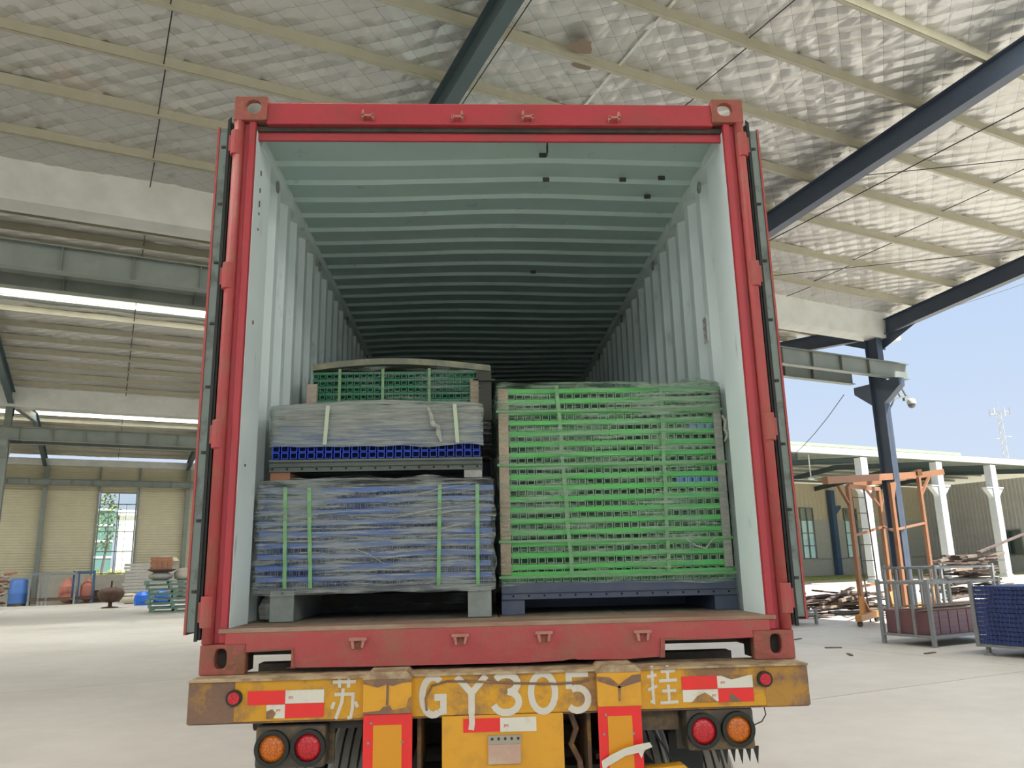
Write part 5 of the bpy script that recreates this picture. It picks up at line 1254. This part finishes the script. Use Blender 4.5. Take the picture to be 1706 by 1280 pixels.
# straps
for x0, x1 in ((-0.262, -0.222), (0.262, 0.242)):
    g = G(); n_ = 18
    for i in range(n_+1):
        z = zb+(zt+0.01-zb)*i/n_; x = x1+(x0-x1)*i/n_+0.002*math.sin(i)
        for dx, dy in ((-0.009, -0.024), (0.009, -0.024), (0.009, -0.022), (-0.009, -0.022)): g.v.append((x+dx, dy-0.002*math.sin(i*2.1), z))
    for i in range(n_):
        for j in range(4): a = i*4+j; b = i*4+(j+1) % 4; g.f.append((a, b, b+4, a+4))
    obj('strap', g, STRAPG, gb_)
for z in (0.965, 0.70, 0.335, 0.170):
    w0 = 0.012
    obj('flat_strap', G().box(-0.564, 0.566, -0.028, -0.0265, z-w0/2, z+w0/2).box(-0.565, -0.5635, -0.028, DEP, z-w0/2, z+w0/2), STRAPG, gb_)
def wrap(x0, x1, z0, z1, mat, yoff, dep, par, seed, amp=0.010, wave=0.0, skew=0.0, nx=90, nz=90, edge=0.02, name='stretch_film', topdome=0.0):
    g = G(); rr = Vector((seed*3.1, seed*1.7, 0))
    for j in range(nz+1):
        t = j/nz; z = z0+(z1-z0)*t
        for i in range(nx+1):
            s_ = i/nx; x = x0+(x1-x0)*s_
            nn = noise.noise(Vector((x*2.2, (z+skew*x)*26, seed)))*0.6+noise.noise(Vector((x*5, (z+skew*x)*70, seed+5)))*0.4+0.5*noise.noise(Vector((x*9, z*9, seed)))
            y = yoff-amp*(0.4+0.9*nn)
            e = min(s_, 1-s_)*(x1-x0); 
            ex = 0.0
            if e < 0.03: y += (0.03-e)**2*26
            xx = x+(noise.noise(Vector((0, z*14, seed+9)))*0.016*wave)*(1 if s_ > .5 else -1)*max(0, 1-e/0.1)
            dome = topdome*math.sin(PI*min(1, max(0, s_)))*max(0, t-0.6)/0.4
            zz = z+dome+0.010*noise.noise(Vector((x*6, t*3, seed+2)))*(1 if 0.02 < t < 0.98 else 1.6)
            g.v.append((xx, y, zz))
    for j in range(nz):
        for i in range(nx): a = j*(nx+1)+i; g.f.append((a, a+1, a+nx+2, a+nx+1))
    k = len(g.v)                                                     # side walls and top of the wrap
    n1 = nx+1
    def side(idx):
        k = len(g.v)
        for v in idx: p_ = g.v[v]; g.v.append((p_[0], dep, p_[2]))
        for a in range(len(idx)-1): g.f.append((idx[a], idx[a+1], k+a+1, k+a))
    side([j*n1 for j in range(nz+1)]); side([j*n1+nx for j in range(nz+1)]); side([nz*n1+i for i in range(nx+1)])
    return obj(name, g, mat, par, smooth=True)
wrap(-0.566, 0.560, 0.13, zt+0.012, FILMC, -0.036, DEP+0.01, gb_, 3, 0.007, 0.4, 0.02)
wrap(-0.566, 0.560, zt-0.14, zt+0.022, FILMC, -0.042, DEP+0.01, gb_, 8, 0.008, 0.5, -0.05, 80, 26)
obj('torn_film', G().tube([(0.556, -0.03, 0.93), (0.575, -0.035, 0.90), (0.566, -0.04, 0.86), (0.578, -0.035, 0.83), (0.560, -0.03, 0.80)], [0.006, 0.010, 0.014, 0.009, 0.004], 7), FILMW, gb_)
obj('crumpled_film', G().tube([(0.33, -0.045, 0.33), (0.37, -0.048, 0.30), (0.42, -0.05, 0.285), (0.45, -0.047, 0.32), (0.47, -0.045, 0.335)], [0.002, 0.004, 0.004, 0.003, 0.002], 5), FILMW, gb_)

# ---- lower left bundle: nine blue layers
YL = 0.34
lb_ = thing('blue_bundle', 'wide bundle of dull blue trays in cloudy film, lower left in the container', 'bundle', (-0.57, YL, ZB+0.178))
NL2 = 9; z0b, z1b = 0.150, 0.600; p2_ = (z1b-z0b)/NL2
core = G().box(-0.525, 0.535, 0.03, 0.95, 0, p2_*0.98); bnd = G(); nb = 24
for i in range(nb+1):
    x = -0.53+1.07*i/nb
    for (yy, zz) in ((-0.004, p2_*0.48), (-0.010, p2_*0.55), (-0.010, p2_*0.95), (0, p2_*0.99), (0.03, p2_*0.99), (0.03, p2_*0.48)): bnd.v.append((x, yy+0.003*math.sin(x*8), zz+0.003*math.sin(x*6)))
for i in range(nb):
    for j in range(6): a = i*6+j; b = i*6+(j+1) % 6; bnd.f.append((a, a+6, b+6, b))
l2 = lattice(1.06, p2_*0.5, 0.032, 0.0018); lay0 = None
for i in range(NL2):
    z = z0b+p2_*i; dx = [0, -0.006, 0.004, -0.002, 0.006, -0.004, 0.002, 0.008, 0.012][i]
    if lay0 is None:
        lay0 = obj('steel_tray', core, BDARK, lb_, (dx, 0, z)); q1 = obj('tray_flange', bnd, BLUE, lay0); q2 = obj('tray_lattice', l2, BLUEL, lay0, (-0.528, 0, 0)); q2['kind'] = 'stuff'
    else:
        c = lay0.copy(); COL.objects.link(c); c.parent = lb_; c.location = (dx, 0, z); c.rotation_euler = (0, random.uniform(-0.003, 0.003), 0)
        for s_ in (q1, q2): d = s_.copy(); COL.objects.link(d); d.parent = c
obj('base_board', G().box(-0.52, 0.53, 0.0, 0.95, 0.125, 0.148), DSTEEL, lb_)
for x in (-0.463, 0.427):
    f_ = obj('foot', G().box(x, x+0.108, -0.004, 0.95, 0.0, 0.135), GSTEEL, lb_, bevel=0.003)
    obj('bolt_hole', G().disc((x+0.054, 0.122), 0.008, -0.0055, -0.003, 10), BLACK, f_)
for xt, xb in ((-0.408, -0.392), (-0.300, -0.278), (0.302, 0.296), (0.476, 0.474)):
    g = G(); n_ = 14
    for i in range(n_+1):
        z = 0.145+0.455*i/n_; x = xb+(xt-xb)*i/n_
        for dx, dy in ((-0.0085, -0.036), (0.0085, -0.036), (0.0085, -0.034), (-0.0085, -0.034)): g.v.append((x+dx, dy-0.003*math.sin(i*1.7), z))
    for i in range(n_):
        for j in range(4): a = i*4+j; b = i*4+(j+1) % 4; g.f.append((a, b, b+4, a+4))
    obj('strap', g, STRAPG, lb_)
wrap(-0.548, 0.556, 0.118, 0.628, FILMA, -0.022, 0.96, lb_, 1, 0.014, 1.3, -0.20, 120, 110, topdome=0.012)
wrap(-0.530, 0.558, 0.44, 0.634, FILMD, -0.032, 0.96, lb_, 12, 0.012, 1.5, -0.12, 100, 50, topdome=0.012)
rr = random.Random(21)
for k in range(7):
    x = rr.uniform(-0.5, 0.3); z = rr.uniform(0.25, 0.55); L_ = rr.uniform(0.15, 0.4); s_ = rr.choice((0.16, 0.22, -0.5, 0.1))
    obj('film_fold', G().tube([(x, -0.04, z), (x+L_*0.5, -0.046, z+L_*0.5*s_+0.006), (x+L_, -0.04, min(z+L_*s_, 0.60))], [0.0008, 0.0025, 0.0008], 5), FILMW, lb_)

# ---- upper left bundle on a perforated beam
ub = thing('film_covered_bundle', 'low bundle under thick grey film on a perforated beam, middle of left stack', 'bundle', (-0.57, YL+0.01, ZB+0.815))
obj('support_block', G().box(-0.49, -0.40, 0.0, 0.9, 0.0, 0.036), M('orange_brown_block', (0.30, 0.14, 0.08), 0.8), ub); obj('support_block', G().box(0.415, 0.50, 0.0, 0.9, 0.0, 0.036), CARDG, ub)
bm_ = obj('perforated_beam', G().box(-0.498, 0.502, 0.0, 0.05, 0.036, 0.096).box(-0.498, 0.502, -0.010, 0.05, 0.036, 0.042).box(-0.498, 0.502, -0.014, 0.03, 0.060, 0.066).box(-0.498, 0.502, -0.014, 0.0, 0.082, 0.094), GBEAM, ub, bevel=0.002)
g = G()
for k in range(15): g.disc((-0.482+0.0685*k, 0.051), 0.0048, -0.003, 0.001, 10)
obj('bolt_hole', g, BLACK, bm_)
obj('deck', G().box(-0.495, 0.50, 0.05, 0.9, 0.036, 0.095), DSTEEL, ub)
for r_ in range(2):
    t_ = obj('steel_tray', G().box(-0.488, 0.498, 0.035, 0.9, 0.098+0.033*r_, 0.129+0.033*r_), BDARK, ub)
    q_ = obj('tray_lattice', lattice(0.985, 0.030, 0.041, 0.003), VIVID, t_, (-0.488, 0, 0.098+0.033*r_)); q_['kind'] = 'stuff'
obj('steel_tray', G().box(-0.49, 0.498, -0.006, 0.9, 0.164, 0.20), BLUE, ub)
for r_ in range(5): obj('steel_tray', G().box(-0.47+0.012*r_, 0.498, 0.0, 0.9, 0.203+0.027*r_, 0.226+0.027*r_), BLUEL if r_ < 2 else CARDG, ub)
wrap(-0.502, 0.508, 0.150, 0.352, FILMB, -0.016, 0.92, ub, 4, 0.012, 0.6, 0.02, 110, 50, topdome=0.020)
for xb, xt in ((-0.236, -0.226), (0.386, 0.372)):
    obj('strap', G().prism([(xb-0.009, 0.16), (xb+0.009, 0.16), (xt+0.009, 0.345), (xt-0.009, 0.345)], 'y', -0.040, -0.038), STRAPC, ub)
obj('gathered_film', G().tube([(0.245, -0.035, 0.33), (0.262, -0.04, 0.29), (0.27, -0.045, 0.245), (0.295, -0.045, 0.235), (0.297, -0.042, 0.20), (0.31, -0.04, 0.165)], [0.008, 0.011, 0.015, 0.012, 0.013, 0.006], 8), FILMW, ub)

# ---- dark green bundle behind, on its dark wrapped stack
YB = 0.98
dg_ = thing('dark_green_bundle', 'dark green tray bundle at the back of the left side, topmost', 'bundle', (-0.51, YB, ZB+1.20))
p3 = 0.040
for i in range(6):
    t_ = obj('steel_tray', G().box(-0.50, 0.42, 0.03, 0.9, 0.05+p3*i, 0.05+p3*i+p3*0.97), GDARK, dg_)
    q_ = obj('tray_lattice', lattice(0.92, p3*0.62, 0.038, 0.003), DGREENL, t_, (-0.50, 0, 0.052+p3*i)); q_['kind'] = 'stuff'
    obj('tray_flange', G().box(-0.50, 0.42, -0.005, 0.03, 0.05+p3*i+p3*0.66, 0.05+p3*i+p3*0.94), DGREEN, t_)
g = G(); n_ = 16
for i in range(n_+1):
    x = -0.50+1.0*i/n_; z = 0.294+0.040*math.sin(PI*min(1, i/n_*1.0)**0.9)-0.012*i/n_
    for yy, zz in ((-0.02, z), (0.9, z), (0.9, z+0.035), (-0.02, z+0.035)): g.v.append((x, yy, zz))
for i in range(n_):
    for j in range(4): a = i*4+j; b = i*4+(j+1) % 4; g.f.append((a, b, b+4, a+4))
g.f += [(3, 2, 1, 0), (n_*4, n_*4+1, n_*4+2, n_*4+3)]
obj('bowed_top_board', g, M('film_dulled_board', (0.20, 0.21, 0.16), 0.7, 0, (0.36, 0.34, 0.22), 8, 0.7, 0.5, 0.65), dg_)
obj('end_board', G().box(-0.525, -0.47, -0.03, 0.05, 0.03, 0.215), M('flaking_plywood', (0.45, 0.30, 0.22), 0.8, 0, (0.55, 0.5, 0.42), 18, 0.8, 0.4, 0.6), dg_)
obj('end_board', G().box(0.385, 0.432, -0.03, -0.01, 0.03, 0.235), CARD, dg_)
for x in (-0.345, -0.105, 0.155): obj('strap', G().box(x-0.008, x+0.008, -0.030, -0.028, 0.04, 0.30), STRAPG, dg_)
obj('dark_end', G().box(0.42, 0.505, -0.01, 0.9, 0.0, 0.31).box(0.40, 0.525, -0.03, 0.5, 0.225, 0.235), M('dark_olive_board', (0.06, 0.065, 0.05), 0.7), dg_)
wrap(-0.505, 0.45, 0.02, 0.31, FILMD, -0.034, 0.91, dg_, 17, 0.008, 0.3, 0.05, 90, 50)
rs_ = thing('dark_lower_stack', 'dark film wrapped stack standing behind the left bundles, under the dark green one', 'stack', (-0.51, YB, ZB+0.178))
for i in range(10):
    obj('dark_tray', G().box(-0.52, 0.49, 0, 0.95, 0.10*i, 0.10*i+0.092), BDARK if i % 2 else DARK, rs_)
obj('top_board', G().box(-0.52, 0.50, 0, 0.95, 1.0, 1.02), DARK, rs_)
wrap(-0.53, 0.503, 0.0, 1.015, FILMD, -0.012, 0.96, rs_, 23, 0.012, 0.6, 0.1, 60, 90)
o = obj('crumpled_film', G().lathe([(0.02, 0), (0.05, 0.01), (0.06, 0.06), (0.04, 0.10), (0.01, 0.13)], n=7), FILMW, None, (-1.055, 0.46, ZB+0.178)); tag(o, 'crumpled scrap of film on the container floor at the left wall', 'film scrap')
